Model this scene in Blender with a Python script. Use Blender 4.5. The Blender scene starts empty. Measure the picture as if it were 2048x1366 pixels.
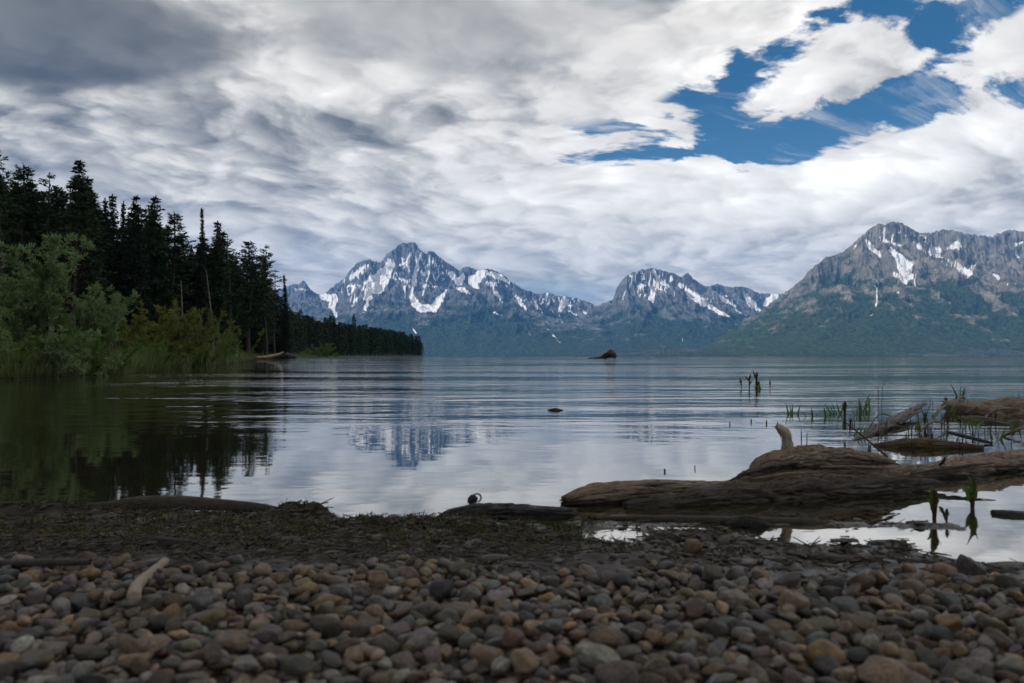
import bpy, math, random
import numpy as np
from mathutils import Vector, Matrix, Euler
rng = np.random.default_rng(7); random.seed(7)
SC = bpy.context.scene; C = SC.collection
F, CX, HY, CH = 1500.0, 1024.0, 712.0, 0.40     # focal length in photo pixels, principal column, horizon row, eye height

# ------------------------------------------------------------------ camera
cam = bpy.data.cameras.new('camera'); cam_o = bpy.data.objects.new('camera', cam); C.objects.link(cam_o)
cam_o.location = (0, 0, CH); cam_o.rotation_euler = (math.radians(90), 0, 0)
cam.sensor_width = 36; cam.lens = 36*F/2048; cam.shift_y = 29/2048
cam.clip_start = 0.05; cam.clip_end = 60000
cam.dof.use_dof = True; cam.dof.focus_distance = 6.0; cam.dof.aperture_fstop = 6.7
SC.camera = cam_o
SC.view_settings.view_transform = 'Standard'; SC.view_settings.look = 'None'
SC.view_settings.gamma = 1.0; SC.view_settings.exposure = 0.5
SC.cycles.use_denoising = True
SC.cycles.max_bounces = 6; SC.cycles.diffuse_bounces = 2; SC.cycles.glossy_bounces = 3
SC.cycles.transparent_max_bounces = 8; SC.cycles.volume_bounces = 1
SC.cycles.caustics_reflective = False; SC.cycles.caustics_refractive = False

# ------------------------------------------------------------------ small node language
class S:
    nt = None
    def __init__(s, v): s.v = v
    def _m(op, *a, clamp=False):
        n = S.nt.nodes.new('ShaderNodeMath'); n.operation = op; n.use_clamp = clamp
        for i, x in enumerate(a):
            x = x.v if isinstance(x, S) else x
            if isinstance(x, (int, float)): n.inputs[i].default_value = float(x)
            else: S.nt.links.new(x, n.inputs[i])
        return S(n.outputs[0])
    def __add__(a, b): return S._m('ADD', a, b)
    __radd__ = __add__
    def __sub__(a, b): return S._m('SUBTRACT', a, b)
    def __rsub__(a, b): return S._m('SUBTRACT', b, a)
    def __mul__(a, b): return S._m('MULTIPLY', a, b)
    __rmul__ = __mul__
    def __truediv__(a, b): return S._m('DIVIDE', a, b)
    def __rtruediv__(a, b): return S._m('DIVIDE', b, a)
    def max(a, b): return S._m('MAXIMUM', a, b)
    def min(a, b): return S._m('MINIMUM', a, b)
    def exp(a): return S._m('EXPONENT', a)
    def pow(a, b): return S._m('POWER', a, b)
    def abs(a): return S._m('ABSOLUTE', a)
    def sat(a): return S._m('ADD', a, 0.0, clamp=True)
def smooth(x, a, b):
    n = S.nt.nodes.new('ShaderNodeMapRange'); n.interpolation_type = 'SMOOTHSTEP'
    S.nt.links.new(x.v, n.inputs['Value']); n.inputs['From Min'].default_value = a; n.inputs['From Max'].default_value = b
    return S(n.outputs['Result'])
def sock(i, x):
    x = x.v if isinstance(x, S) else x
    if isinstance(x, bpy.types.NodeSocket): S.nt.links.new(x, i)
    elif isinstance(x, (tuple, list)) and len(x) == 3 and i.type == 'RGBA': i.default_value = (*x, 1)
    else: i.default_value = x
def vec(x, y, z):
    n = S.nt.nodes.new('ShaderNodeCombineXYZ')
    for i, q in enumerate((x, y, z)): sock(n.inputs[i], q)
    return n.outputs[0]
def sep(v):
    n = S.nt.nodes.new('ShaderNodeSeparateXYZ'); sock(n.inputs[0], v)
    return S(n.outputs[0]), S(n.outputs[1]), S(n.outputs[2])
def vmul(v, s):
    n = S.nt.nodes.new('ShaderNodeVectorMath'); n.operation = 'MULTIPLY'; sock(n.inputs[0], v); n.inputs[1].default_value = s
    return n.outputs[0]
def noise(v, scale, detail=4, rough=0.5, dist=0.0, lac=2.0):
    n = S.nt.nodes.new('ShaderNodeTexNoise'); sock(n.inputs['Vector'], v)
    n.inputs['Scale'].default_value = scale; n.inputs['Detail'].default_value = detail
    n.inputs['Roughness'].default_value = rough; n.inputs['Distortion'].default_value = dist; n.inputs['Lacunarity'].default_value = lac
    return S(n.outputs['Fac'])
def mixc(f, a, b):
    n = S.nt.nodes.new('ShaderNodeMix'); n.data_type = 'RGBA'
    sock(n.inputs[0], f); sock(n.inputs[6], a); sock(n.inputs[7], b)
    return n.outputs[2]
def ramp(f, stops):
    n = S.nt.nodes.new('ShaderNodeValToRGB'); sock(n.inputs[0], f); e = n.color_ramp.elements
    while len(e) < len(stops): e.new(0.5)
    for q, (p, c) in zip(e, stops): q.position = p; q.color = (*c, 1)
    return n.outputs[0]
def attr(name, out='Fac'):
    n = S.nt.nodes.new('ShaderNodeAttribute'); n.attribute_name = name
    return S(n.outputs[out]) if out == 'Fac' else n.outputs[out]
def texco(out):
    return S.nt.nodes.new('ShaderNodeTexCoord').outputs[out]
def bump(h, dist, strength=1.0):
    n = S.nt.nodes.new('ShaderNodeBump'); sock(n.inputs['Height'], h)
    n.inputs['Distance'].default_value = dist; n.inputs['Strength'].default_value = strength
    return n.outputs[0]
def new_mat(name):
    m = bpy.data.materials.new(name); m.use_nodes = True; S.nt = m.node_tree
    return m, m.node_tree.nodes['Principled BSDF']

# ------------------------------------------------------------------ world: blue sky with a broken cloud sheet
SUN_EL, SUN_AZ = math.radians(41), math.radians(-106)      # azimuth from +Y, towards the left of the view
def build_world():
    w = bpy.data.worlds.new('World'); SC.world = w; w.use_nodes = True
    nt = w.node_tree; S.nt = nt
    bg = nt.nodes['Background']; bg.inputs['Strength'].default_value = 0.1
    sky = nt.nodes.new('ShaderNodeTexSky'); sky.sky_type = 'NISHITA'; sky.sun_disc = False
    sky.sun_elevation = SUN_EL; sky.sun_rotation = SUN_AZ; sky.altitude = 2000
    dx, dy, dz = sep(texco('Generated'))
    inv = 1.0/dy.max(0.04)
    U, V = dx*inv, dz*inv
    zz = 1.0/(dz.max(0.0) + 0.27)
    px, py = dx*zz, dy*zz
    # large soft masks, each an ellipse in the sky ahead (degrees of arc, not of the picture)
    def ell(cx, cy, rx, ry, rot=0.0):
        c, s = math.cos(rot), math.sin(rot)
        a = U - (cx-CX)/F; b = V - (HY-cy)/F
        x = (a*c + b*s)*(F/rx); y = (b*c - a*s)*(F/ry)
        return ((x*x + y*y)*-0.5).exp()
    wa = noise(vec(px, py, 3.1), 0.9, 3, 0.5); wb = noise(vec(px, py, 9.7), 0.9, 3, 0.5)
    qx, qy = px + (wa-0.5)*0.55, py + (wb-0.5)*0.55
    # the puffs run in streaks, long axis across the view and rising to the right
    tx, ty = qx*0.86 + qy*0.35, (qy*0.92 - qx*0.38)*1.15
    P = vec(tx, ty, 0.0); P2 = vec(tx - 0.03, ty + 0.055, 0.0)
    n1 = noise(P, 7.0, 7, 0.52); n1b = noise(P2, 7.0, 7, 0.52)
    def puffs(x, y):
        v = S.nt.nodes.new('ShaderNodeTexVoronoi'); v.feature = 'SMOOTH_F1'; v.inputs['Scale'].default_value = 8.5; v.inputs['Smoothness'].default_value = 0.6; v.inputs['Detail'].default_value = 2.0; v.inputs['Roughness'].default_value = 0.45
        S.nt.links.new(vec(x + (n1-0.5)*0.25, y + (n1b-0.5)*0.25, 0.0), v.inputs['Vector']); return S(v.outputs['Distance'])
    pf = puffs(px*0.95 + wa*0.3, py*1.05 + wb*0.3)
    n0 = noise(P, 1.7, 3, 0.5)
    nf = noise(P, 24.0, 6, 0.6)
    nedge = noise(vec(tx*0.85, ty*1.15, 5.0), 9.5, 9, 0.60)
    gap = ell(1340, 285, 190, 34, 0.02)*0.70 + ell(1270, 308, 130, 13, 0.02)*0.70 + ell(1540, 300, 80, 34, 0.2)*1.0 + ell(1680, 245, 150, 34, 0.36)*1.05 + ell(1950, 188, 190, 32, 0.16)*1.5 \
        + ell(1590, 82, 170, 30, 0.55)*1.1 + ell(1700, 30, 110, 40, 0.4)*0.75 + ell(1880, 70, 70, 60, 0.6)*0.85 + ell(1830, 150, 80, 16, 0.5)*0.5 \
        + ell(1950, 10, 110, 34, 0.4)*0.8 + ell(1420, 200, 110, 34, 0.5)*0.40 + ell(1480, 240, 90, 30, 0.4)*0.18 \
        - ell(1600, 158, 110, 30, 0.30)*0.36 - ell(1770, 165, 60, 18, 0.2)*0.4 - ell(2010, 105, 70, 34, 0.45)*0.5 - ell(1830, 335, 260, 50, 0.24)*0.9 - ell(1390, 350, 180, 18, 0.0)*0.6
    nlow = noise(vec(tx, ty*1.3, 11.0), 6.0, 3, 0.5)
    wisp = smooth(noise(vec(tx*0.55 + (n1-0.5)*0.2, ty*2.0, 17.0), 5.0, 9, 0.62), 0.52, 0.76)*0.6
    haze_hole = ell(1110, 588, 130, 20, 0)*0.6
    cover = smooth((1.40 - gap*0.92) + (nedge-0.5)*4.2 + (nf-0.5)*0.8 + (nlow-0.5)*3.6, 0.28, 0.92).max(1.0 - smooth(gap, 0.10, 0.40))
    dark = smooth(ell(130, 60, 270, 88, -0.06) + ell(150, 120, 260, 40, -0.0)*0.3 + (n0-0.5)*0.5, 0.30, 0.75)
    dark2 = smooth(ell(860, 40, 330, 95, -0.1) + (n0-0.5)*0.7, 0.25, 0.95)
    fine = (1.0 - (dark*0.75).max(dark2*0.7))*(0.5 + 0.5*smooth(dz, 0.04, 0.26))
    light = 0.66 + (n0-0.5)*0.22 + ((n1-0.5)*0.48 + (n1-n1b)*0.38 + (0.42-pf)*0.42 + (nf-0.5)*0.10)*fine
    light = light - dark*0.45 - dark2*0.22 - ell(0, 250, 200, 70, 0)*0.14 - ell(560, 260, 160, 40, 0)*0.10 - ell(330, 200, 200, 30, -.1)*0.08 \
        - ell(2030, 398, 110, 18, 0.05)*0.30 - ell(850, 540, 400, 60, 0)*0.06 - ell(200, 420, 400, 120, 0)*0.05 + ell(1800, 320, 260, 46, 0.24)*0.36 + ell(1700, 400, 400, 40, 0)*0.12 \
        + ell(1500, 130, 330, 130, 0.5)*0.22 + ell(2000, 90, 120, 60, 0.3)*0.25 + ell(540, 125, 110, 36, 0)*0.16 + ell(640, 180, 260, 24, 0)*0.09 + ell(1250, 390, 350, 60, 0)*0.12 - ell(1080, 590, 300, 40, 0)*0.14
    col = ramp(light.sat(), [(0.0, (0.55, 0.58, 0.62)), (0.2, (1.55, 1.58, 1.60)), (0.42, (3.9, 3.82, 3.68)), (0.62, (6.3, 6.08, 5.75)), (0.85, (8.0, 7.75, 7.35)), (1.0, (9.4, 9.1, 8.6))])
    blue = mixc(0.85, sky.outputs[0], (0.08, 0.80, 1.85))
    blue = mixc(smooth(dz, 0.02, 0.36), (1.0, 2.4, 3.9), blue)
    out = mixc((cover.max(wisp) - haze_hole*0.75).sat(), blue, col)
    nt.links.new(out, bg.inputs['Color'])
    w.cycles.sampling_method = 'MANUAL'; w.cycles.sample_map_resolution = 512
build_world()

sun = bpy.data.lights.new('sun', 'SUN'); sun.energy = 3.0; sun.angle = math.radians(1.0); sun.color = (1, 0.95, 0.86)
sun_o = bpy.data.objects.new('sun', sun); C.objects.link(sun_o)
sd = Vector((math.sin(SUN_AZ)*math.cos(SUN_EL), math.cos(SUN_AZ)*math.cos(SUN_EL), math.sin(SUN_EL)))
sun_o.rotation_euler = sd.to_track_quat('Z', 'Y').to_euler(); sun_o.location = (0, 0, 3000)

# ------------------------------------------------------------------ helpers
def gnd(px, py, z=0.0):
    d = (CH-z)*F/(py-HY); return Vector(((px-CX)/F*d, d, z))
def at(px, py, d):
    return Vector(((px-CX)/F*d, d, CH + (HY-py)/F*d))
def tag(o, label=None, cat=None, group=None, kind=None):
    if label: o['label'] = label
    if cat: o['category'] = cat
    if group: o['group'] = group
    if kind: o['kind'] = kind
    return o
def mesh_np(name, V, Q, mat, parent=None, smooth=False, loc=None, link=True):
    """V: n x 3, Q: m x k faces (k fixed) or list of such arrays"""
    V = np.asarray(V, np.float32); Qs = Q if isinstance(Q, list) else [Q]
    me = bpy.data.meshes.new(name)
    me.vertices.add(len(V)); me.vertices.foreach_set('co', V.ravel())
    flat = np.concatenate([np.asarray(q, np.int32).ravel() for q in Qs])
    cnt = np.concatenate([np.full(len(q), np.asarray(q).shape[1], np.int32) for q in Qs])
    st = np.concatenate([[0], np.cumsum(cnt)[:-1]]).astype(np.int32)
    me.loops.add(len(flat)); me.loops.foreach_set('vertex_index', flat)
    me.polygons.add(len(cnt)); me.polygons.foreach_set('loop_start', st); me.polygons.foreach_set('loop_total', cnt)
    if smooth: me.polygons.foreach_set('use_smooth', np.ones(len(cnt), bool))
    me.update(calc_edges=True)
    if mat: me.materials.append(mat)
    o = bpy.data.objects.new(name, me)
    if link: C.objects.link(o)
    if parent: o.parent = parent
    if loc is not None: o.location = loc
    return o
def fattr(o, name, a, typ='FLOAT'):
    at_ = o.data.attributes.new(name, typ, 'POINT')
    at_.data.foreach_set('value' if typ == 'FLOAT' else ('vector' if typ == 'FLOAT_VECTOR' else 'color'), np.asarray(a, np.float32).ravel())
def empty(name, loc=(0, 0, 0), rz=0.0):
    o = bpy.data.objects.new(name, None); C.objects.link(o); o.location = loc; o.rotation_euler = (0, 0, rz)
    o.empty_display_size = 0.1
    return o
def grid_faces(nr, nc, wrap=False):
    r = np.arange(nr-1)[:, None]*nc; c = np.arange(nc if wrap else nc-1)[None, :]; c2 = (c+1) % nc
    return np.stack([r+c, r+c2, r+nc+c2, r+nc+c], -1).reshape(-1, 4)
def _h(ix, iy, s):
    h = (ix.astype(np.int64)*374761393 + iy.astype(np.int64)*668265263 + s*974634777) & 0xffffffff
    h = ((h ^ (h >> 13))*1274126177) & 0xffffffff
    return (h ^ (h >> 16)) & 0xffffffff
def gn(x, y, s=0):
    """2-D gradient noise, about -1..1"""
    x = np.asarray(x, float); y = np.asarray(y, float)
    x0 = np.floor(x); y0 = np.floor(y); fx = x-x0; fy = y-y0
    u = fx**3*(fx*(fx*6-15)+10); v = fy**3*(fy*(fy*6-15)+10)
    def g(i, j):
        a = _h(x0+i, y0+j, s)*(2*math.pi/4294967296.0)
        return np.cos(a)*(fx-i) + np.sin(a)*(fy-j)
    a = g(0, 0); b = g(1, 0); c = g(0, 1); d = g(1, 1)
    return 1.5*((a+(b-a)*u) + ((c+(d-c)*u) - (a+(b-a)*u))*v)
def fbm(x, y, s=0, o=5, gain=0.5):
    t = 0; a = 1; n = 0
    for i in range(o):
        t = t + a*gn(x*2**i, y*2**i, s+i); n += a; a *= gain
    return t/n*1.6
def ridged(x, y, s=0, o=5, gain=0.5):
    t = 0; a = 1; n = 0
    for i in range(o):
        t = t + a*(1-np.abs(gn(x*2**i, y*2**i, s+i))*1.6); n += a; a *= gain
    return t/n
def vn3(p, s=0):
    """3-D value noise -1..1 for point arrays n x 3"""
    p0 = np.floor(p); f = p-p0; u = f*f*(3-2*f); r = 0
    for i in (0, 1):
        for j in (0, 1):
            for k in (0, 1):
                h = _h(p0[:, 0]+i + 57*(p0[:, 2]+k), p0[:, 1]+j + 131*(p0[:, 2]+k), s)/2147483648.0 - 1
                r = r + h*(u[:, 0] if i else 1-u[:, 0])*(u[:, 1] if j else 1-u[:, 1])*(u[:, 2] if k else 1-u[:, 2])
    return r
def fbm3(p, s=0, o=4):
    return sum(vn3(p*2**i, s+i)*0.5**i for i in range(o))/1.6
# ------------------------------------------------------------------ mountains
def mountain_mat(name, rock_a, rock_b, veg_a, veg_b):
    m, b = new_mat(name)
    co = texco('Object'); x, y, z = sep(co)
    n = noise(co, 0.006, 8, 0.65); nd = noise(co, 0.03, 5, 0.6)
    streak = noise(vmul(co, (1.0, 1.0, 0.18)), 0.012, 6, 0.65)
    rock = mixc(smooth(streak*0.6 + n*0.4, 0.36, 0.64), rock_a, rock_b)
    veg = mixc(smooth(nd, 0.35, 0.65), veg_a, veg_b)
    c = mixc(smooth(attr('veg') + (n-0.5)*1.2 + (nd-0.5)*0.8, 0.35, 0.65), rock, veg)
    c = mixc(smooth(attr('snow') + (n-0.5)*0.55 + (nd-0.5)*0.5, 0.46, 0.58), c, (0.86, 0.86, 0.88))
    sock(b.inputs['Base Color'], c); b.inputs['Roughness'].default_value = 0.95; b.inputs['Specular IOR Level'].default_value = 0.1
    sock(b.inputs['Normal'], bump(n*0.5 + streak*0.5, 130.0, 1.0))
    return m
def seg_dist(X, Y, a, b):
    ax, ay = a[0], a[1]; dx, dy = b[0]-ax, b[1]-ay; L = dx*dx+dy*dy+1e-9
    t = np.clip(((X-ax)*dx + (Y-ay)*dy)/L, 0, 1)
    return np.hypot(X-ax-t*dx, Y-ay-t*dy), t
def massif(name, sil, depth, spurs, y0, y1, du, nv, mat, snow, seed, shore, veg_top, veg_w, jag=2.2, rough=0.16, slope=0.85, speckle=None):
    """terrain of one massif: a main ridge whose crest stands against the sky, spurs running forward, gullies from ridged noise"""
    sx = np.array([p[0] for p in sil], float); sy = np.array([p[1] for p in sil], float)
    PXc = np.arange(sx[0], sx[-1]+du, du); nu = len(PXc); U = (PXc-CX)/F
    dep = depth if callable(depth) else (lambda p: depth)
    tt = np.linspace(0, 1, nv); Y = y0 + (y1-y0)*tt
    UU, YY = np.meshgrid(U, Y); XX = UU*YY
    wx = XX + 170*fbm(XX/900, YY/900, seed+50, 4); wy = YY + 170*fbm(XX/900, YY/900, seed+60, 4)
    crest = [at(p, q, dep(p)) for p, q in zip(sx, sy)]
    Hh = np.full(XX.shape, -50.0)
    for line in [crest] + [[at(*p) for p in s] for s in spurs]:
        for a, b in zip(line[:-1], line[1:]):
            d, t = seg_dist(wx, wy, a, b); hr = a[2] + (b[2]-a[2])*t
            Hh = np.maximum(Hh, hr*np.exp(-slope*d/np.maximum(hr, 120)))
    rn = ridged(wx/520, wy/800, seed, 6, 0.6) - 0.55
    rf = ridged(wx/130, wy/190, seed+20, 4, 0.6) - 0.55
    Hh = Hh*(1 + rough*2.2*rn) + np.minimum(Hh, 900)*rough*0.55*rf
    # sink the foot of the slope under the lake
    foot = np.clip((YY - shore)/1500.0, 0, 1)
    Hh = Hh*foot**0.6 - 6*(1-foot)
    Sy = np.interp(PXc, sx, sy) + jag*(fbm(PXc/9.0, PXc*0+3.3, seed+7, 4, 0.6))*np.clip((HY-np.interp(PXc, sx, sy))/60, 0, 1)
    target = np.maximum((HY-Sy)/F, 1e-4)
    cur = ((Hh-CH)/YY).max(0); k = target/np.maximum(cur, 1e-4); k = np.clip(k, 0.05, 3)
    rel = np.clip(((Hh-CH)/YY)/np.maximum(cur, 1e-4)[None, :], 0, 1)
    ks = np.convolve(np.pad(k, 20, 'edge'), np.ones(41)/41, 'valid')[None, :]
    Hh = np.where(Hh > 0, Hh*(ks + (k[None, :]-ks)*rel**5), Hh)
    Hh[0, :] = -2.5; Hh[-1, :] = -2.5; Hh = np.maximum(Hh, -2.5)
    o = mesh_np(name, np.stack([XX, YY, Hh], -1).reshape(-1, 3), grid_faces(nv, nu), mat, smooth=True)
    # snow fields and couloirs lie where the photograph shows them on the faces
    px = CX + F*UU; py = HY - F*Hh/YY
    wpx = px + 4.0*fbm(px/14, py/14, seed+80, 4); wpy = py + 4.0*fbm(px/14, py/14, seed+90, 4)
    sn = np.full(px.shape, -1.0)
    for pts in snow:
        for (a, b, wa), (c, d, wb) in zip(pts[:-1], pts[1:]):
            D, t = seg_dist(wpx, wpy, (a, b), (c, d)); sn = np.maximum(sn, ((wa+(wb-wa)*t)*0.62 - D)/5.0)
    if speckle:
        for (cx, cy, rx, ry, amt) in speckle:
            msk = np.exp(-(((px-cx)/rx)**2 + ((py-cy)/ry)**2))
            sp = ridged(px/13, py/26, seed+33, 4, 0.6)
            sn = np.maximum(sn, (sp-0.94+0.22*amt*msk)*6*msk - (1-msk)*0.5)
            sn = np.maximum(sn, (-rn-0.13+0.10*fbm(px/30, py/30, seed+71, 3))*5.0*amt*msk - (1-msk)*0.5)
    fattr(o, 'snow', np.clip(sn + 0.5, 0, 1))
    vt = np.interp(px, *veg_top) if isinstance(veg_top, tuple) else veg_top
    fattr(o, 'veg', np.clip(0.5 + (py - vt)/veg_w - 0.9*rn + 0.35*fbm(px/40, py/16, seed+3, 4), 0, 1))
    return tag(o, kind='structure')
i2 = lambda L: [[(560+x*.3418, 460+y*.3418, w*.3418) for x, y, w in l] for l in L]
i3 = lambda L: [[(1160+x*.4336, 420+y*.4336, w*.4336) for x, y, w in l] for l in L]
mm_blue = mountain_mat('grey_granite', (0.06, 0.065, 0.072), (0.20, 0.205, 0.215), (0.018, 0.034, 0.028), (0.05, 0.072, 0.05))
mm_brown = mountain_mat('brown_granite', (0.100, 0.092, 0.076), (0.29, 0.262, 0.212), (0.018, 0.038, 0.016), (0.060, 0.080, 0.030))

sil_m = [(100, 690), (300, 650), (440, 615), (520, 590), (560, 578), (575, 574), (583, 569), (590, 566), (597, 570), (604, 562), (610, 563), (618, 575), (628, 585), (640, 590), (648, 588), (655, 582), (668, 572), (680, 563), (690, 555), (700, 540), (712, 527), (722, 522),
    (736, 518), (748, 522), (757, 524), (764, 520), (775, 508), (790, 497), (800, 488), (805, 484), (812, 486), (824, 483), (832, 487), (840, 498), (844, 503), (853, 508), (858, 503), (868, 503), (878, 512), (892, 525), (905, 532), (918, 540), (925, 537), (935, 534), (945, 536), (955, 542),
    (966, 540), (975, 537), (990, 541), (1005, 548), (1015, 557), (1030, 568), (1045, 578), (1060, 583), (1080, 588), (1095, 585), (1110, 590), (1130, 593), (1150, 596), (1170, 602), (1190, 610), (1220, 625), (1300, 660), (1400, 690)]
dm = lambda p: np.interp(p, [100, 560, 630, 660, 820, 1000, 1200, 1400], [13200, 13200, 13000, 12300, 11800, 11700, 12300, 12300])
spm = [[(600, 575, 13000), (620, 615, 12000), (640, 655, 10400)],
       [(690, 560, 12100), (660, 610, 11300), (640, 650, 10000)],
       [(735, 525, 12000), (735, 560, 11500), (800, 590, 10500), (845, 640, 9600), (870, 672, 8700)],
       [(800, 590, 10500), (750, 618, 9900), (690, 652, 9000)],
       [(815, 492, 11800), (822, 540, 11300), (828, 575, 10900)], [(845, 510, 11800), (870, 560, 11200), (880, 590, 10700)],
       [(905, 540, 11700), (905, 575, 11000)],
       [(1000, 552, 11700), (967, 578, 10700), (920, 612, 9800), (885, 650, 9000), (860, 680, 8300)],
       [(967, 578, 10700), (1010, 608, 9900), (1060, 650, 8900), (1100, 684, 8000)],
       [(1060, 586, 11900), (1075, 620, 10900), (1120, 660, 9300)], [(1110, 594, 12000), (1140, 640, 10600), (1165, 670, 9200)],
       [(1170, 606, 12200), (1185, 650, 10600)]]
snow_m = i2([[(650, 200, 30), (610, 260, 65), (560, 320, 90), (520, 360, 45)], [(530, 385, 14), (500, 460, 18)], [(505, 205, 22), (430, 270, 20)], [(825, 130, 9), (800, 200, 12), (790, 270, 24)],
    [(760, 140, 14), (740, 200, 16)], [(790, 290, 8), (770, 380, 16), (790, 430, 34), (830, 460, 42), (900, 455, 40), (940, 400, 26), (980, 345, 6)], [(745, 300, 8), (725, 350, 9), (735, 400, 7)], [(850, 320, 6), (830, 390, 7)],
    [(1000, 250, 22), (1040, 300, 34), (1075, 270, 20)], [(1040, 335, 14), (1100, 365, 22)], [(1200, 245, 30), (1130, 290, 55), (1150, 335, 26)], [(1200, 250, 26), (1290, 275, 30), (1335, 300, 18)], [(1220, 315, 22), (1260, 320, 18)],
    [(1260, 365, 20), (1290, 400, 15), (1300, 430, 5)], [(1380, 390, 14), (1410, 420, 20), (1440, 465, 8)], [(1560, 370, 10), (1565, 400, 8)], [(1665, 410, 32), (1640, 460, 22)], [(1690, 470, 10), (1740, 500, 8)],
    [(1770, 470, 9), (1820, 500, 16), (1840, 480, 7)], [(1490, 420, 5), (1550, 500, 4)], [(1630, 490, 4), (1650, 540, 4)], [(1260, 480, 9), (1300, 500, 8)], [(250, 390, 26), (320, 400, 42), (300, 450, 24), (330, 500, 18)], [(90, 345, 12), (160, 350, 8)],
    [(440, 400, 12), (420, 440, 12)], [(440, 340, 9), (400, 380, 8)], [(780, 580, 7), (795, 595, 8)], [(460, 490, 5), (490, 480, 5)], [(1560, 580, 3), (1640, 660, 3)], [(1430, 560, 3), (1460, 610, 3)]])
massif('mountain', sil_m, dm, spm, 7200, 14600, 1.15, 330, mm_blue, snow_m, 11, 7300, ([560, 700, 790, 860, 967, 1100, 1200, 1400], [640, 640, 605, 630, 585, 640, 650, 660]), 90, 2.6,
       speckle=[(830, 540, 110, 55, 1.25), (720, 570, 70, 60, 1.05), (1000, 560, 70, 30, 0.8), (1120, 605, 110, 26, 1.1)])

sil_c = [(1090, 700), (1130, 675), (1160, 640), (1185, 618), (1197, 611), (1210, 605), (1225, 600), (1229, 590), (1232, 580), (1240, 565), (1255, 550), (1270, 543), (1285, 539), (1305, 536), (1320, 540), (1335, 543), (1350, 548), (1362, 553), (1368, 550), (1376, 546), (1385, 555), (1395, 563), (1410, 573),
    (1420, 572), (1435, 568), (1445, 571), (1460, 575), (1475, 572), (1490, 574), (1505, 580), (1520, 587), (1540, 588), (1562, 588), (1600, 610), (1700, 660), (1760, 690)]
dc = lambda p: np.interp(p, [1090, 1200, 1300, 1420, 1560, 1760], [9800, 10600, 11000, 12600, 13400, 13400])
spc = [[(1250, 556, 10900), (1235, 600, 10300), (1195, 650, 9300), (1170, 685, 8200)], [(1300, 540, 11000), (1300, 585, 10300), (1290, 640, 9200), (1270, 680, 8300)],
       [(1340, 548, 11000), (1365, 600, 10300), (1380, 640, 9400), (1390, 676, 8500)], [(1376, 550, 11300), (1420, 600, 10700), (1470, 640, 9900), (1500, 670, 9000)], [(1440, 575, 12500), (1480, 615, 11500)], [(1500, 582, 13000), (1530, 620, 12000)]]
snow_c = i3([[(340, 280, 12), (365, 330, 16), (410, 355, 10)], [(340, 355, 16), (333, 410, 24)], [(265, 375, 8), (278, 410, 8)], [(455, 340, 12), (500, 380, 22), (560, 420, 28), (575, 440, 14)], [(590, 440, 14), (640, 470, 18), (690, 495, 8)], [(620, 375, 8), (660, 410, 12), (710, 440, 8)],
    [(710, 455, 5), (770, 490, 5)], [(755, 390, 12), (790, 430, 28), (835, 470, 10)], [(900, 395, 26), (860, 435, 24)], [(420, 300, 8), (422, 322, 14)], [(205, 365, 4), (202, 420, 3)], [(235, 310, 8), (260, 290, 8)], [(350, 350, 6), (440, 400, 6)], [(230, 470, 3), (232, 490, 4)], [(470, 590, 3), (474, 600, 4)]])
massif('mountain', sil_c, dc, spc, 7000, 14800, 1.2, 280, mm_blue, snow_c, 23, 7100, 622, 80, 2.4, speckle=[(1290, 565, 80, 40, 1.0), (1420, 600, 90, 30, 0.7)])

sil_r = [(1380, 700), (1420, 680), (1440, 668), (1480, 645), (1520, 622), (1560, 592), (1590, 570), (1612, 550), (1625, 535), (1645, 520), (1652, 513), (1660, 511), (1675, 509), (1690, 500), (1705, 488), (1720, 475), (1732, 465), (1745, 453), (1755, 449), (1772, 449), (1778, 445), (1790, 443), (1805, 447), (1820, 456), (1835, 462), (1850, 467),
    (1858, 465), (1870, 464), (1885, 459), (1905, 459), (1925, 465), (1945, 470), (1965, 470), (1985, 473), (1995, 468), (2010, 462), (2025, 459), (2048, 463), (2080, 470), (2140, 500), (2240, 540), (2400, 590), (2600, 650), (2800, 690)]
dr = lambda p: np.interp(p, [1380, 1500, 1640, 1780, 1900, 2050, 2800], [7300, 7900, 8700, 9300, 9900, 10400, 10400])
spr = [[(1745, 460, 9200), (1700, 540, 8500), (1650, 600, 7900), (1600, 660, 7000)], [(1780, 450, 9300), (1790, 500, 8900), (1762, 560, 8300), (1740, 620, 7700), (1720, 670, 6900)],
       [(1800, 455, 9350), (1850, 525, 8800), (1893, 546, 8300), (1840, 580, 7800), (1790, 630, 7200), (1770, 668, 6700)], [(1893, 546, 8300), (1950, 596, 7800), (2010, 640, 7300), (2060, 668, 6800)],
       [(1900, 464, 9900), (1960, 540, 9000), (2030, 580, 8400), (2120, 640, 7500)], [(2020, 464, 10400), (2070, 540, 9300), (2150, 600, 8400)]]
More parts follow.
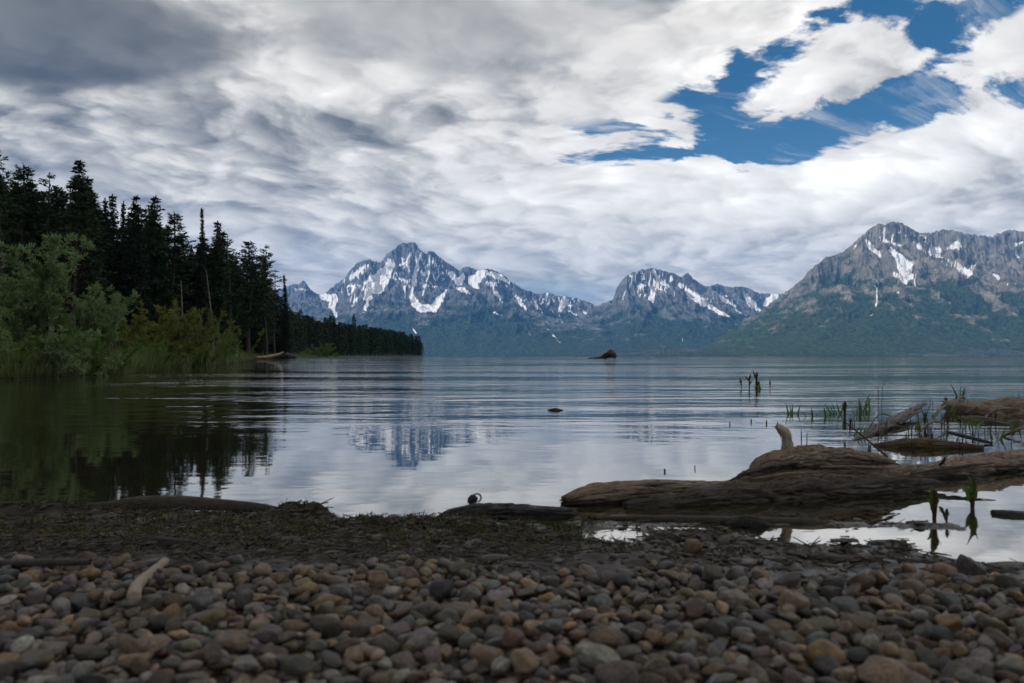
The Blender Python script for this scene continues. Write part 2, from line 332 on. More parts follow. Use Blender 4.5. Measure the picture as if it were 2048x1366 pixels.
snow_r = i3([[(1320, 140, 9), (1350, 180, 20), (1390, 215, 9)], [(1408, 85, 10), (1400, 125, 9)], [(1400, 140, 8), (1480, 165, 8)], [(1430, 180, 14), (1475, 220, 34), (1500, 270, 52), (1520, 250, 30)], [(1450, 295, 14), (1500, 320, 26), (1545, 300, 10)], [(1530, 310, 7), (1550, 350, 6)],
    [(1540, 140, 6), (1575, 180, 12), (1600, 195, 12), (1665, 215, 12)], [(1625, 185, 26), (1655, 190, 26)], [(1690, 230, 9), (1755, 270, 18), (1795, 292, 22), (1830, 240, 5)], [(1700, 170, 14), (1750, 165, 18)], [(1735, 145, 14), (1750, 180, 10)], [(1465, 105, 8), (1590, 122, 7)], [(1590, 150, 4), (1597, 128, 5)],
    [(1350, 320, 2), (1372, 370, 4), (1368, 440, 9)], [(1465, 380, 8), (1476, 381, 8)], [(2005, 160, 10), (2045, 145, 10)], [(1910, 300, 10), (1930, 315, 10)], [(1970, 340, 7), (1972, 350, 6)], [(2010, 210, 6), (2035, 235, 5)], [(1440, 110, 5), (1440, 140, 5)], [(1340, 485, 4), (1352, 478, 5)], [(1270, 160, 5), (1264, 168, 5)]])
massif('mountain', sil_r, dr, spr, 5900, 11800, 1.2, 330, mm_brown, snow_r, 41, 5900, ([1400, 1560, 1700, 1780, 1893, 2000, 2100], [610, 575, 548, 560, 548, 585, 580]), 200, 3.8, rough=0.15,
       speckle=[(1760, 470, 50, 20, 0.8), (1880, 520, 60, 30, 0.5)])

# low wooded ground along the far shore
def far_shore():
    m, b = new_mat('far_woods_floor')
    co = texco('Object'); n = noise(co, 0.01, 6, 0.65)
    sock(b.inputs['Base Color'], mixc(smooth(n, 0.4, 0.6), (0.014, 0.024, 0.016), (0.05, 0.06, 0.03))); b.inputs['Roughness'].default_value = 1
    PX = np.arange(900, 2500, 4.0); Y = np.linspace(5300, 7600, 60)
    U = (PX-CX)/F; UU, YY = np.meshgrid(U, Y); XX = UU*YY
    edge = np.interp(PX, [900, 1040, 1200, 1400, 2500], [7500, 7000, 6500, 5900, 5300])[None, :]
    top = np.interp(PX, [900, 1000, 1060, 1300, 1500, 2050, 2500], [0, 6, 14, 60, 90, 120, 120])[None, :]
    t = np.clip((YY-edge)/900, 0, 1)
    H = top*t*(3-2*t)*t*(0.8+0.5*fbm(XX/500, YY/500, 3, 4)) + 5*fbm(XX/60, YY/60, 5, 3)*t - 2*(1-np.clip((YY-edge)/60, 0, 1))
    H[0] = -2.5; H[-1] = -2.5
    o = mesh_np('terrain', np.stack([XX, YY, np.maximum(H, -2.5)], -1).reshape(-1, 3), grid_faces(len(Y), len(PX)), m, smooth=True)
    tag(o, kind='structure')
    # the woods on it: nobody could count these trees
    n = 14000; px = rng.uniform(1000, 2300, n); i = rng.uniform(0, 1, n)
    ed = np.interp(px, PX, edge[0]); y = ed + 20 + 1300*i**1.5; x = (px-CX)/F*y
    tp = np.interp(px, PX, top[0]); tt = np.clip((y-ed)/900, 0, 1)
    z = tp*tt*(3-2*tt)*tt*(0.8+0.5*fbm(x/500, y/500, 3, 4)) + 5*fbm(x/60, y/60, 5, 3)*tt - 1
    keep = (fbm(x/350, y/350, 77, 3) > -0.25) & (tp > 4); x, y, z = x[keep], y[keep], z[keep]; n = len(x)
    h = rng.uniform(7, 17, n)*np.where(rng.random(n) < .04, 1.3, 1); r = h*rng.uniform(0.2, 0.34, n)
    ang = np.arange(5)*2*math.pi/5
    base = np.stack([x[:, None]+r[:, None]*np.cos(ang), y[:, None]+r[:, None]*np.sin(ang), np.repeat(z[:, None]+h[:, None]*.1, 5, 1)], -1)
    tip = np.stack([x, y, z+h], -1)[:, None]
    V = np.concatenate([base, tip], 1).reshape(-1, 3); k = np.arange(n)[:, None]*6
    Q = np.concatenate([np.stack([k[:, 0]+j, k[:, 0]+(j+1) % 5, k[:, 0]+5], -1) for j in range(5)])
    m2, b2 = new_mat('far_conifer'); n2 = noise(texco('Object'), 0.03, 3)
    sock(b2.inputs['Base Color'], mixc(smooth(n2, 0.35, 0.65), (0.008, 0.016, 0.012), (0.03, 0.042, 0.022))); b2.inputs['Roughness'].default_value = 1
    o = mesh_np('far_forest', V, Q, m2)
    tag(o, 'dark band of conifer woods along the far shore below the mountains', 'forest', kind='stuff')
far_shore()

# ------------------------------------------------------------------ shore, lake bed and bank in one sheet
BANK = [(-18, -30), (-12, 3), (-9.6, 9.5), (-9.15, 13.3), (-8.7, 16.7), (-9.9, 21.4), (-14.9, 37), (-26.5, 75), (-39, 115), (-45.5, 150), (-52, 200), (-61, 280), (-66, 420), (-69, 590), (-80, 620), (-130, 640), (-400, 650), (-3000, 700), (-3000, -30)]
def bank_sd(X, Y):
    d = np.full(X.shape, 1e9); ins = np.zeros(X.shape, bool)
    for (ax, ay), (bx, by) in zip(BANK, BANK[1:]+BANK[:1]):
        D, _ = seg_dist(X, Y, (ax, ay), (bx, by)); d = np.minimum(d, D)
        c = ((ay > Y) != (by > Y)); xi = (bx-ax)*(Y-ay)/((by-ay) if by != ay else 1e-9)+ax; ins ^= c & (X < xi)
    return np.where(ins, d, -d)
def shore_y(X):
    return np.interp(X, [-12, -3, -1.6, -1.1, -0.6, -0.4, -0.1, 0.1, 0.3, 0.6, 1.2, 2.5, 6, 12], [2.1, 2.05, 1.96, 1.92, 1.86, 1.77, 1.73, 1.76, 1.80, 1.80, 1.78, 1.7, 1.5, 1.4])
def ground_z(X, Y):
    ys = shore_y(X) + 0.05*fbm(X/0.30, Y/0.30, 5, 4); t = ys - Y
    rw = np.clip((X-0.15)/0.35, 0, 1); rw = rw*rw*(3-2*rw)           # muddy flats with pools to the right
    up = np.maximum(1.34-Y, 0)
    zl = np.where(t > 0, 0.008*(1-np.exp(-t/0.03)) + 0.035*np.minimum(t, .5), 0.16*t)
    zr = np.where(t > 0, 0.004*(1-np.exp(-t/0.03)), 0.08*t)
    z = zl*(1-rw) + zr*rw + 0.085*up
    near = np.exp(-((Y-1.60)/0.26)**2)
    z = z + near*(0.012*fbm(X/0.15, Y/0.10, 21, 4) + 0.006*fbm(X/0.035, Y/0.035, 22, 3)) + 0.003*fbm(X/0.05, Y/0.05, 23, 3)
    for hx, hy, rx, ry in POOLS: z = z - 0.045*np.exp(-(((X-hx)/rx)**2 + ((Y-hy)/ry)**2)**2)
    # the debris heap on the left shore and mud hummocks between the pools
    for hx, hy, r, hgt in HUMPS: z = z + hgt*np.exp(-(((X-hx)/r)**2 + ((Y-hy)/(r*.6))**2))
    z = np.where(Y < 0.2, z + 0.02*(0.2-Y), z)
    sd_ = bank_sd(X, Y)
    zb = np.where(sd_ > 0, 0.10*(1-np.exp(-sd_/0.5)) + 0.035*np.minimum(sd_, 40) + 0.2*np.clip(sd_/20, 0, 1)*fbm(X/9, Y/9, 31, 3), 0.25*sd_)
    return np.maximum(np.maximum(z, zb), -2.6)
HUMPS, POOLS = [], []
for px, py, rx, ry in [(1650, 1072, 165, 19), (1960, 1092, 120, 32), (1240, 1076, 75, 14), (1900, 1020, 150, 22), (1480, 1020, 260, 14), (1585, 1090, 60, 9), (1290, 1148, 40, 9), (1480, 1060, 120, 10), (2060, 1060, 80, 30)]:
    q = gnd(px, py, 0.0); HUMPS_r = rx/F*q.y; POOLS.append((q.x, q.y, rx/F*q.y, ry*q.y*q.y/(CH*F)))
for px, py, r, hgt in [(610, 1036, .055, .034), (645, 1036, .035, .022), (550, 1040, .06, .016), (470, 1034, .05, .010), (380, 1036, .06, .012), (120, 1040, .06, .016), (760, 1048, .04, .014), (905, 1050, .05, .012), (1240, 1030, .09, .018), (1180, 1050, .06, .012), (1440, 1080, .09, .012), (1330, 1085, .08, .016), (1560, 1100, .10, .014), (60, 1034, .15, .02), (720, 1056, .10, .010), (850, 1056, .10, .010), (1000, 1056, .10, .012)]:
    q = gnd(px, py, 0.0); HUMPS.append((q.x, q.y, r, hgt))
def axis(fine0, fine1, step, lo, hi, g):
    a = list(np.arange(fine0, fine1+1e-9, step)); s = step; x = a[-1]
    while x < hi: s = min(s*g, 900); x += s; a.append(min(x, hi))
    s = step; x = a[0]; pre = []
    while x > lo: s = min(s*g, 900); x -= s; pre.append(max(x, lo))
    return np.array(pre[::-1] + a)
def build_ground():
    ax = axis(-1.9, 2.1, 0.012, -16000, 16000, 1.07); ay = axis(0.35, 2.3, 0.010, -16000, 15500, 1.07)
    X, Y = np.meshgrid(ax, ay); Z = ground_z(X, Y)
    m, b = new_mat('shore_mud')
    co = texco('Object'); x, y, z = sep(co)
    n = noise(co, 9, 6, 0.6); nf = noise(co, 60, 5, 0.6); ng = noise(co, 0.6, 4, 0.6)
    mud = mixc(smooth(n, 0.35, 0.65), (0.010, 0.008, 0.006), (0.038, 0.031, 0.024))
    moss = mixc(smooth(nf, 0.35, 0.7), (0.008, 0.009, 0.004), (0.036, 0.040, 0.010))
    c = mixc(smooth(attr('wrack')*0.9 + (n-0.5)*1.4, 0.4, 0.7), mud, moss)
    turf = mixc(smooth(ng, 0.4, 0.6), (0.014, 0.022, 0.008), (0.035, 0.05, 0.014))
    c = mixc(attr('bank'), c, turf)
    sock(b.inputs['Base Color'], c); sock(b.inputs['Roughness'], 0.85 - 0.6*smooth(z*-1.0 + (n-0.5)*0.03, -0.034, -0.004))
    b.inputs['Specular IOR Level'].default_value = 0.5
    sock(b.inputs['Normal'], bump(nf*0.6 + n*0.4, 0.012, 0.9))
    o = mesh_np('ground', np.stack([X, Y, Z], -1).reshape(-1, 3), grid_faces(len(ay), len(ax)), m, smooth=True)
    fattr(o, 'wrack', np.exp(-((Y-1.66)/0.2)**2)*np.clip((0.35-X)/0.2, 0, 1))
    fattr(o, 'bank', np.clip(bank_sd(X, Y)/0.3, 0, 1))
    tag(o, kind='structure')
build_ground()

# ------------------------------------------------------------------ the lake
def build_water():
    m, b = new_mat('lake_water'); nt = m.node_tree
    co = texco('Object'); x, y, z = sep(co)
    # ripples: long crests lying across the view, stronger in wind-ruffled lanes, calm near the beach
    warp = noise(co, 0.25, 3)
    a = noise(vec(x*0.55 + warp*1.5, y*1.55 + warp*0.8, 0.0), 1.5, 3, 0.45)
    b2 = noise(vec(x*0.8, y*1.7, 4.0), 4.6, 3, 0.5)
    c = noise(vec(x*0.9, y*1.6, 8.0), 17.0, 2, 0.5)
    lanes = noise(vec(x*0.07 + warp*0.4, y*0.20, 2.0), 1.0, 4, 0.6)
    calm = smooth(y, 1.5, 9.0)
    amp = (0.12 + 0.88*calm)*(0.20 + 1.0*smooth(lanes, 0.38, 0.62))
    h = (a*1.25 + b2*0.44 + c*0.07)*amp
    nrm = bump(h, 0.030, 1.0)
    gl = nt.nodes.new('ShaderNodeBsdfGlossy'); gl.inputs['Roughness'].default_value = 0.02; gl.inputs['Color'].default_value = (0.96, 0.95, 0.915, 1); sock(gl.inputs['Normal'], nrm)
    tr = nt.nodes.new('ShaderNodeBsdfTransparent'); tr.inputs['Color'].default_value = (0.40, 0.40, 0.30, 1)
    df = nt.nodes.new('ShaderNodeBsdfDiffuse'); df.inputs['Color'].default_value = (0.050, 0.046, 0.024, 1)
    m0 = nt.nodes.new('ShaderNodeMixShader'); m0.inputs[0].default_value = 0.5; nt.links.new(tr.outputs[0], m0.inputs[1]); nt.links.new(df.outputs[0], m0.inputs[2])
    fr = nt.nodes.new('ShaderNodeFresnel'); fr.inputs['IOR'].default_value = 1.9; sock(fr.inputs['Normal'], nrm); fac = (S(fr.outputs[0])*0.55 + 0.40).sat()
    mx = nt.nodes.new('ShaderNodeMixShader'); nt.links.new(fac.v, mx.inputs[0]); nt.links.new(m0.outputs[0], mx.inputs[1]); nt.links.new(gl.outputs[0], mx.inputs[2])
    nt.links.new(mx.outputs[0], nt.nodes['Material Output'].inputs['Surface'])
    V = [(-15900, -20, 0), (15900, -20, 0), (15900, 15400, 0), (-15900, 15400, 0)]
    o = mesh_np('lake', V, np.array([[0, 1, 2, 3]]), m); tag(o, kind='structure')
build_water()

def build_shade_cloud():
    """unseen cloud added overhead to keep the sun off the near shore"""
    m, b = new_mat('shade_cloud'); b.inputs['Base Color'].default_value = (0.75, 0.77, 0.80, 1); b.inputs['Roughness'].default_value = 1; b.inputs['Specular IOR Level'].default_value = 0
    th = np.linspace(0, 2*math.pi, 96, endpoint=False); ph = np.linspace(0.02, math.pi-0.02, 48); PH, TH = np.meshgrid(ph, th, indexing='ij')
    d = np.stack([np.sin(PH)*np.cos(TH), np.sin(PH)*np.sin(TH), np.cos(PH)], -1).reshape(-1, 3)
    r = 1 + 0.30*fbm3(d*1.8+3.1, 5, 4) + 0.10*fbm3(d*7+1.7, 9, 4)
    V = d*r[:, None]*[2600, 2500, 330]; V[:, 2] = np.where(V[:, 2] < 0, V[:, 2]*0.45, V[:, 2])
    tag(mesh_np('cloud', V, grid_faces(48, 96, True), m, smooth=True, loc=(-3000, -350, 2650)), kind='structure')  # added out of view, only to block the sun over the foreground
build_shade_cloud()

def build_haze():
    m = bpy.data.materials.new('valley_haze'); m.use_nodes = True; nt = m.node_tree
    nt.nodes.remove(nt.nodes['Principled BSDF'])
    v = nt.nodes.new('ShaderNodeVolumePrincipled'); v.inputs['Color'].default_value = (0.10, 0.41, 1.0, 1); v.inputs['Density'].default_value = HAZE
    v.inputs['Anisotropy'].default_value = 0.0
    nt.links.new(v.outputs[0], nt.nodes['Material Output'].inputs['Volume'])
    x, y0, y1, z0, z1 = 16300, -16300, 15900, -3.7, 2150
    V = [(-x, y0, z0), (x, y0, z0), (x, y1, z0), (-x, y1, z0), (-x, y0, z1), (x, y0, z1), (x, y1, z1), (-x, y1, z1)]
    o = mesh_np('haze', V, np.array([[0, 3, 2, 1], [4, 5, 6, 7], [0, 1, 5, 4], [1, 2, 6, 5], [2, 3, 7, 6], [3, 0, 4, 7]]), m)
    tag(o, 'thin bluish haze in the air over the lake and mountains', 'haze', kind='stuff')
HAZE = 3.0e-5
# ------------------------------------------------------------------ plants: shared builders
def leaf_mat(name, a, b, scale=3.0, rough=0.7, trans=0.25):
    m, bs = new_mat(name); nt = m.node_tree
    co = texco('Object'); n = noise(co, scale, 3, 0.6); n2 = noise(co, scale*7, 2)
    c = mixc(smooth(n*0.6+n2*0.4, 0.36, 0.64), a, b)
    sock(bs.inputs['Base Color'], c); bs.inputs['Roughness'].default_value = rough; bs.inputs['Specular IOR Level'].default_value = 0.2
    tl = nt.nodes.new('ShaderNodeBsdfTranslucent'); sock(tl.inputs['Color'], c)
    mx = nt.nodes.new('ShaderNodeMixShader'); mx.inputs[0].default_value = trans
    nt.links.new(bs.outputs[0], mx.inputs[1]); nt.links.new(tl.outputs[0], mx.inputs[2])
    nt.links.new(mx.outputs[0], nt.nodes['Material Output'].inputs['Surface'])
    return m
def bark_mat(name, a, b):
    m, bs = new_mat(name); co = texco('Object')
    n = noise(vmul(co, (1, 1, 0.25)), 12, 5, 0.65)
    sock(bs.inputs['Base Color'], mixc(smooth(n, 0.35, 0.65), a, b)); bs.inputs['Roughness'].default_value = 0.9
    sock(bs.inputs['Normal'], bump(n, 0.03))
    return m
M_NEEDLE = leaf_mat('pine_needles', (0.014, 0.029, 0.013), (0.045, 0.078, 0.034), 0.8, 0.6, 0.12)
M_NEEDLE_B = leaf_mat('fir_needles', (0.009, 0.017, 0.012), (0.026, 0.042, 0.026), 0.8, 0.6, 0.12)
M_NEEDLE_R = leaf_mat('rusty_needles', (0.030, 0.012, 0.006), (0.05, 0.022, 0.010), 0.8, 0.7, 0.12)
M_BARK = bark_mat('pine_bark', (0.025, 0.020, 0.016), (0.075, 0.062, 0.052))
M_SNAG = bark_mat('grey_dead_bark', (0.09, 0.08, 0.075), (0.20, 0.18, 0.17))
def unit(v): return v/np.maximum(np.linalg.norm(v, axis=-1, keepdims=True), 1e-9)
def blades(P, D, L, W, r, taper=0.35, bend=None):
    """quads: base point, direction, length, width -> tapered leaf / needle-spray faces"""
    n = len(P); D = unit(D); R = unit(np.cross(D, r.normal(size=(n, 3))))
    L = np.asarray(L).reshape(-1, 1)*np.ones((n, 1)); W = np.asarray(W).reshape(-1, 1)*np.ones((n, 1))
    a = P; b = P + D*L*0.5 + R*W*0.5; c = P + D*L; d = P + D*L*0.5 - R*W*0.5
    V = np.stack([a, b, c, d], 1).reshape(-1, 3)
    return V, np.arange(n*4).reshape(-1, 4)
def tube(path, rad, nseg=6):
    path = np.asarray(path, float); n = len(path); T = unit(np.gradient(path, axis=0))
    ref = np.where(np.abs(T[:, 2:3]) > 0.9, [[1.0, 0, 0]], [[0, 0, 1.0]]); A = unit(np.cross(T, ref)); B = np.cross(T, A)
    th = np.arange(nseg)*2*math.pi/nseg; rad = np.asarray(rad, float).reshape(-1, 1, 1)
    V = path[:, None] + rad*(np.cos(th)[None, :, None]*A[:, None] + np.sin(th)[None, :, None]*B[:, None])
    return V.reshape(-1, 3), grid_faces(n, nseg, True)
class Acc:
    def __init__(s): s.V = []; s.Q = []; s.n = 0
    def add(s, VQ): V, Q = VQ; s.V.append(V); s.Q.append(np.asarray(Q)+s.n); s.n += len(V)
    def get(s): return np.concatenate(s.V), np.concatenate(s.Q)

def conifer_data(seed, H, zb, rad, style):
    r = np.random.default_rng(seed); tr = Acc(); P, D, L, W = [], [], [], []
    lean = r.normal(0, 0.012, 2); zs = np.linspace(-0.4, H, 14)
    ax = lambda z: np.array([lean[0]*z + 0.10*math.sin(z*0.5+seed), lean[1]*z + 0.10*math.cos(z*0.43+seed), z])
    r0 = 0.011*H + 0.03
    tr.add(tube([ax(z) for z in zs], [r0*(1-max(z, 0)/H)**0.8 + 0.012 for z in zs], 7))
    z = zb
    while z < H-0.15:
        t = (z-zb)/(H-zb)
        if style == 'spire': prof = rad*(1-t)**0.9*(0.85+0.3*r.random()); droop = -0.35; nb = 7; skip = 0.06
        elif style == 'round': prof = rad*(0.55+0.6*math.sin(math.pi*min(1, 0.18+0.80*t)))*(0.75+0.5*r.random())*(1 if t < .8 else (1-t)/.2*.75+.25); droop = 0.12; nb = 6; skip = 0.16
        elif style == 'open': prof = rad*(0.7+0.5*math.sin(math.pi*t))*(0.5+0.9*r.random())*(1 if t < .85 else (1-t)/.15*.6+.4); droop = 0.05; nb = 4; skip = 0.36
        else: prof = rad*(1-t**1.6)**0.8*(0.65+0.6*r.random()) + 0.12; droop = -0.05; nb = 6; skip = 0.10
        a0 = r.random()*6.28
        for k in range(nb):
            if r.random() < skip: continue
            a = a0 + k*6.28/nb + r.normal(0, 0.3); ln = max(0.15, prof*r.uniform(0.6, 1.12))
            d = np.array([math.cos(a), math.sin(a), droop + r.normal(0, 0.12)]); d /= np.linalg.norm(d)
            o = ax(z + r.normal(0, 0.08)); up = 0.22 if style != 'spire' else 0.10
            m = 5; bp = np.array([o + d*ln*q + np.array([0, 0, up*ln*q*q]) for q in np.linspace(0, 1, m)])
            tr.add(tube(bp, np.linspace(0.014+0.010*ln, 0.005, m), 3))
            dens = 0.17 if style != 'open' else 0.2
            for q in np.arange(0.22 if style in ('spire', 'cone') else 0.42, 1.02, dens/max(ln, 0.3)):
                c = o + d*ln*q + np.array([0, 0, up*ln*q*q]); nn = 7 if style != 'spire' else 6
                side = r.normal(0, 1, (nn, 3))*np.array([1, 1, 0.55]) + d*0.9 + np.array([0, 0, 0.30 if style != 'spire' else -0.1])
                P.append(c + r.normal(0, 0.05, (nn, 3))); D.append(side); L.append(r.uniform(0.24, 0.48, nn)*(1.0 if t < .85 else .75)*(min(1, .35+.65*ln/rad) if style == 'spire' else 1)); W.append(r.uniform(0.07, 0.14, nn))
        z += r.uniform(0.24, 0.42)*{'open': 1.35, 'spire': 0.62}.get(style, 1.0)
    n = 26; P.append(np.array([ax(H-q*0.5) for q in r.random(n)])); D.append(r.normal(0, .5, (n, 3))+[0, 0, 1]); L.append(r.uniform(.12, .26, n)); W.append(r.uniform(.04, .07, n))
    return tr.get(), blades(np.concatenate(P), np.concatenate(D), np.concatenate(L), np.concatenate(W), r)
PINES = {}
def pine_proto(key, seed, H, zb, rad, style, mat, bark=None):
    (tv, tq), (cv, cq) = conifer_data(seed, H, zb, rad, style)
    t = mesh_np('trunk', tv, tq, bark or M_BARK, smooth=True, link=False); c = mesh_np('crown', cv, cq, mat, link=False)
    PINES[key] = (t, c, H)
for key, seed, H, zb, rad, style, mat in [('tall', 1, 15.5, 4.0, 1.25, 'cone', M_NEEDLE), ('round', 2, 15.0, 5.0, 1.15, 'round', M_NEEDLE), ('round2', 3, 14.5, 3.6, 1.30, 'round', M_NEEDLE), ('cone', 4, 15.0, 3.0, 1.35, 'cone', M_NEEDLE),
        ('spire', 5, 16.0, 1.5, 1.30, 'spire', M_NEEDLE_B), ('spire2', 6, 13.0, 1.0, 1.0, 'spire', M_NEEDLE_B), ('open', 7, 15.0, 5.0, 1.15, 'open', M_NEEDLE), ('full', 8, 13.0, 0.8, 1.6, 'cone', M_NEEDLE_B), ('rusty', 9, 12.0, 3.0, 1.0, 'open', M_NEEDLE_R)]:
    pine_proto(key, seed, H, zb, rad, style, mat)
def gz(x, y): return float(ground_z(np.array([[x]], float), np.array([[y]], float))[0, 0])
_used = set()
def place_tree(kind, px, top, D, label, group, wid=1.0, name=None, cat='tree'):
    t, c, H = PINES[kind]; x = (px-CX)/F*D
    z0 = gz(x, D); h = CH + (HY-top)/F*D - z0; s = h/H
    root = empty(name or {'spire': 'fir_tree', 'spire2': 'fir_tree', 'full': 'fir_tree'}.get(kind, 'pine_tree'), (x, D, z0), random.random()*6.28)
    w = s*wid*1.15; root.scale = (w, w, s)
    for src in (t, c):
        q = src.copy(); C.objects.link(q); q.parent = root
    return tag(root, label, cat, group)
NEAR = [('open', 0, 298, 57, 'ragged pine whose high top is cut by the left edge of the picture', 1.0),
    ('round', 44, 330, 60, 'dense round-topped pine standing behind the grey-green willow, second skyline tree from the left edge', 1.15),
    ('round2', 20, 372, 68, 'lower pine between the left-edge tree and the first round-topped pine', 1.0),
    ('open', 95, 346, 61, 'ragged pine with a crooked side branch poking out at its flat top', 1.1),
    ('spire2', 117, 378, 64, 'thin pointed fir just left of the tallest pine', 0.7),
    ('tall', 166, 322, 58, 'tallest pine of the shore forest, open branches showing against the cloud', 1.05),
    ('cone', 182, 356, 63, 'pine leaning its dark crown on the right flank of the tallest pine', 1.0),
    ('open', 145, 372, 62, 'thin see-through pine crown on the left flank of the tallest pine', 0.9),
    ('rusty', 152, 455, 56, 'dead pine with rusty brown needles below the tallest pine', 1.0),
    ('spire2', 218, 398, 69, 'small pointed fir, left one of the three tips right of the tallest pine', 0.8),
    ('cone', 230, 391, 70, 'pine with the middle and highest of three tips right of the tallest pine', 0.85),
    ('spire2', 245, 401, 71, 'slim fir, right one of the three tips right of the tallest pine', 0.75),
    ('full', 267, 394, 69, 'bushy fir with a thin bare leader, left of the gap before the pointed pine', 0.75),
    ('cone', 313, 393, 74, 'even pointed pine standing alone against the cloud in the middle of the stand', 1.05),
    ('round', 346, 425, 78, 'double round-topped pine just right of the even pointed pine', 1.25),
    ('round2', 290, 440, 80, 'lower dark pine filling in left of the even pointed pine', 1.0),
    ('spire', 403, 416, 82, 'slender spire-topped fir, the sharpest tip of the forest', 0.72),
    ('full', 386, 500, 86, 'low bushy fir at the left foot of the sharp spire fir', 0.9),
    ('cone', 431, 443, 88, 'pine with a bare twig top just right of the sharp spire fir', 1.0),
    ('open', 458, 471, 92, 'clumpy open pine between the twig-topped pine and the big gap of sky', 0.95),
    ('round2', 497, 487, 104, 'broad clumpy pine, left one of the pair right of the big gap of sky', 1.35),
    ('open', 530, 490, 111, 'sparse lanky pine with sky showing through, right one of the pair by the gap', 1.15),
    ('open', 548, 540, 118, 'small sparse pine crown tucked right of the sparse lanky pine', 1.0),
    ('spire2', 572, 549, 148, 'lone slim conifer at the right end of the tall forest, before a snowy peak', 0.85),
    ('cone', 475, 520, 98, 'pine half hidden between the clumpy open pine and the broad pine', 1.0),
    ('full', 420, 510, 90, 'dark fir filling in below the sharp spire fir', 1.0)]
for kind, px, top, D, lab, w in NEAR: place_tree(kind, px, top, D, lab, 'tall conifers of the left shore forest', w)
# the packed stand behind and below: nothing in the photo tells these apart
env = lambda p: np.interp(p, [-60, 0, 50, 110, 165, 200, 270, 313, 350, 375, 403, 440, 470, 500, 540, 575], [320, 320, 345, 385, 340, 400, 405, 405, 440, 500, 440, 455, 490, 500, 510, 590])
r3 = np.random.default_rng(3)
for i in range(120):
    px = r3.uniform(-50, 572); D0 = np.interp(px, [0, 200, 400, 500, 572], [62, 68, 84, 106, 150]); D = D0 + r3.uniform(1, 26)
    top = env(px) + r3.uniform(10, 75) + (40 if i % 3 == 0 else 0)
    place_tree(['full', 'cone', 'full', 'round2', 'spire2'][i % 5], px, min(top, 640), D, 'dark conifer packed into the shadowy stand below the forest skyline', 'conifers packed in the dark stand', r3.uniform(1.0, 1.45))
for i, (px, top, tx, D, lab) in enumerate([(1020/1992*700, 560, 362, 66, 'pale thin leaning dead trunk above the yellow-green willow'), (1165/1992*700, 540, 428, 70, 'longer pale dead trunk slanting down to the right behind the willow')]):
    x0 = (tx-CX)/F*D; x1 = (px-CX)/F*D; z0 = gz(x0, D); z1 = CH+(HY-top)/F*D
    P0 = np.array([0, 0, -0.2]); P1 = np.array([x1-x0, 0.3, z1-z0]); q = np.linspace(0, 1, 8)[:, None]
    a = Acc(); path = P0 + (P1-P0)*q + np.array([[0.12, 0, 0]])*np.sin(q*3)
    a.add(tube(path, np.linspace(0.10, 0.03, 8), 7))
    rr = np.random.default_rng(i+40)
    for k in range(12):
        f = rr.uniform(0.35, 0.97); b = P0+(P1-P0)*f; d = rr.normal(size=3); d[2] = abs(d[2])*.3; d /= np.linalg.norm(d)
        a.add(tube([b, b+d*.25, b+d*.5+[0, 0, -.04]], [.014, .010, .004], 4))
    V, Q = a.get(); tag(mesh_np('dead_tree', V, Q, M_SNAG, smooth=True, loc=(x0, D, z0)), lab, 'tree')

# the low wooded spit in the middle distance: small single-mesh trees
def spit_proto(seed, style):
    r = np.random.default_rng(seed); H = 12.0; a = Acc(); a.add(tube([(0, 0, -.5), (0, 0, H*.6), (0, 0, H)], [.16, .09, .02], 5))
    n = 420; t = r.random(n)**0.8; z = 1.0 + t*(H-1.0); pr = (1.9 if style == 0 else 1.5)*((1-t)**.8 if style == 0 else (1-t**3)**.8*(.6+.5*r.random(n))) + .1
    an = r.random(n)*6.28; rr = pr*r.uniform(.2, 1, n)
    P = np.stack([rr*np.cos(an), rr*np.sin(an), z], -1); D = np.stack([np.cos(an), np.sin(an), r.normal(0.0 if style else -.3, .5, n)], -1)
    a.add(blades(P, D, r.uniform(.5, 1.0, n), r.uniform(.3, .5, n), r)); V, Q = a.get()
    return mesh_np('spit', V, Q, M_NEEDLE, link=False)
SPIT = [spit_proto(70+i, i % 2) for i in range(4)]
r4 = np.random.default_rng(5)
def spit_tree(px, top, D, label, group, wid=1.0, k=None):
    x = (px-CX)/F*D; z0 = gz(x, D); o = SPIT[r4.integers(4) if k is None else k].copy(); o.name = 'distant_conifer'; C.objects.link(o); o.location = (x, D, z0)
    s = (CH+(HY-top)/F*D - z0)/12.0; o.scale = (s*wid, s*wid, s); o.rotation_euler = (0, 0, r4.random()*6.28)
    return tag(o, label, 'tree', group)
senv = lambda p: np.interp(p, [570, 600, 640, 665, 710, 760, 800, 825, 838, 848], [610, 632, 641, 641, 649, 656, 662, 668, 676, 690])
for px, top, D, lab, w in [(708, 628, 400, 'spindly conifer standing tallest above the wooded spit', .6), (601, 620, 300, 'thin leafless-looking conifer tip at the left start of the wooded spit', .55), (664, 632, 360, 'broad conifer rising above the left half of the wooded spit', 1.2),
        (836, 672, 585, 'last big conifer at the right-hand tip of the wooded spit', 1.5), (844, 686, 590, 'low tree leaning over the water at the very tip of the spit', 1.2)]:
    spit_tree(px, top, D, lab, 'conifers of the wooded spit', w)
for i in range(185):
    px = 572 + (843-572)*((i*0.6180339)%1.0); D0 = np.interp(px, [572, 680, 760, 848], [215, 300, 420, 592]); D = D0 + r4.uniform(2, 70)*(1 if px < 800 else .4)
    spit_tree(px, senv(px) + abs(r4.normal(0, 7)) + (10 if i % 4 == 0 else 0) - (r4.random() < .12)*6, D, 'small dark conifer in the row along the distant spit', 'conifers packed along the spit', r4.uniform(.8, 1.3))

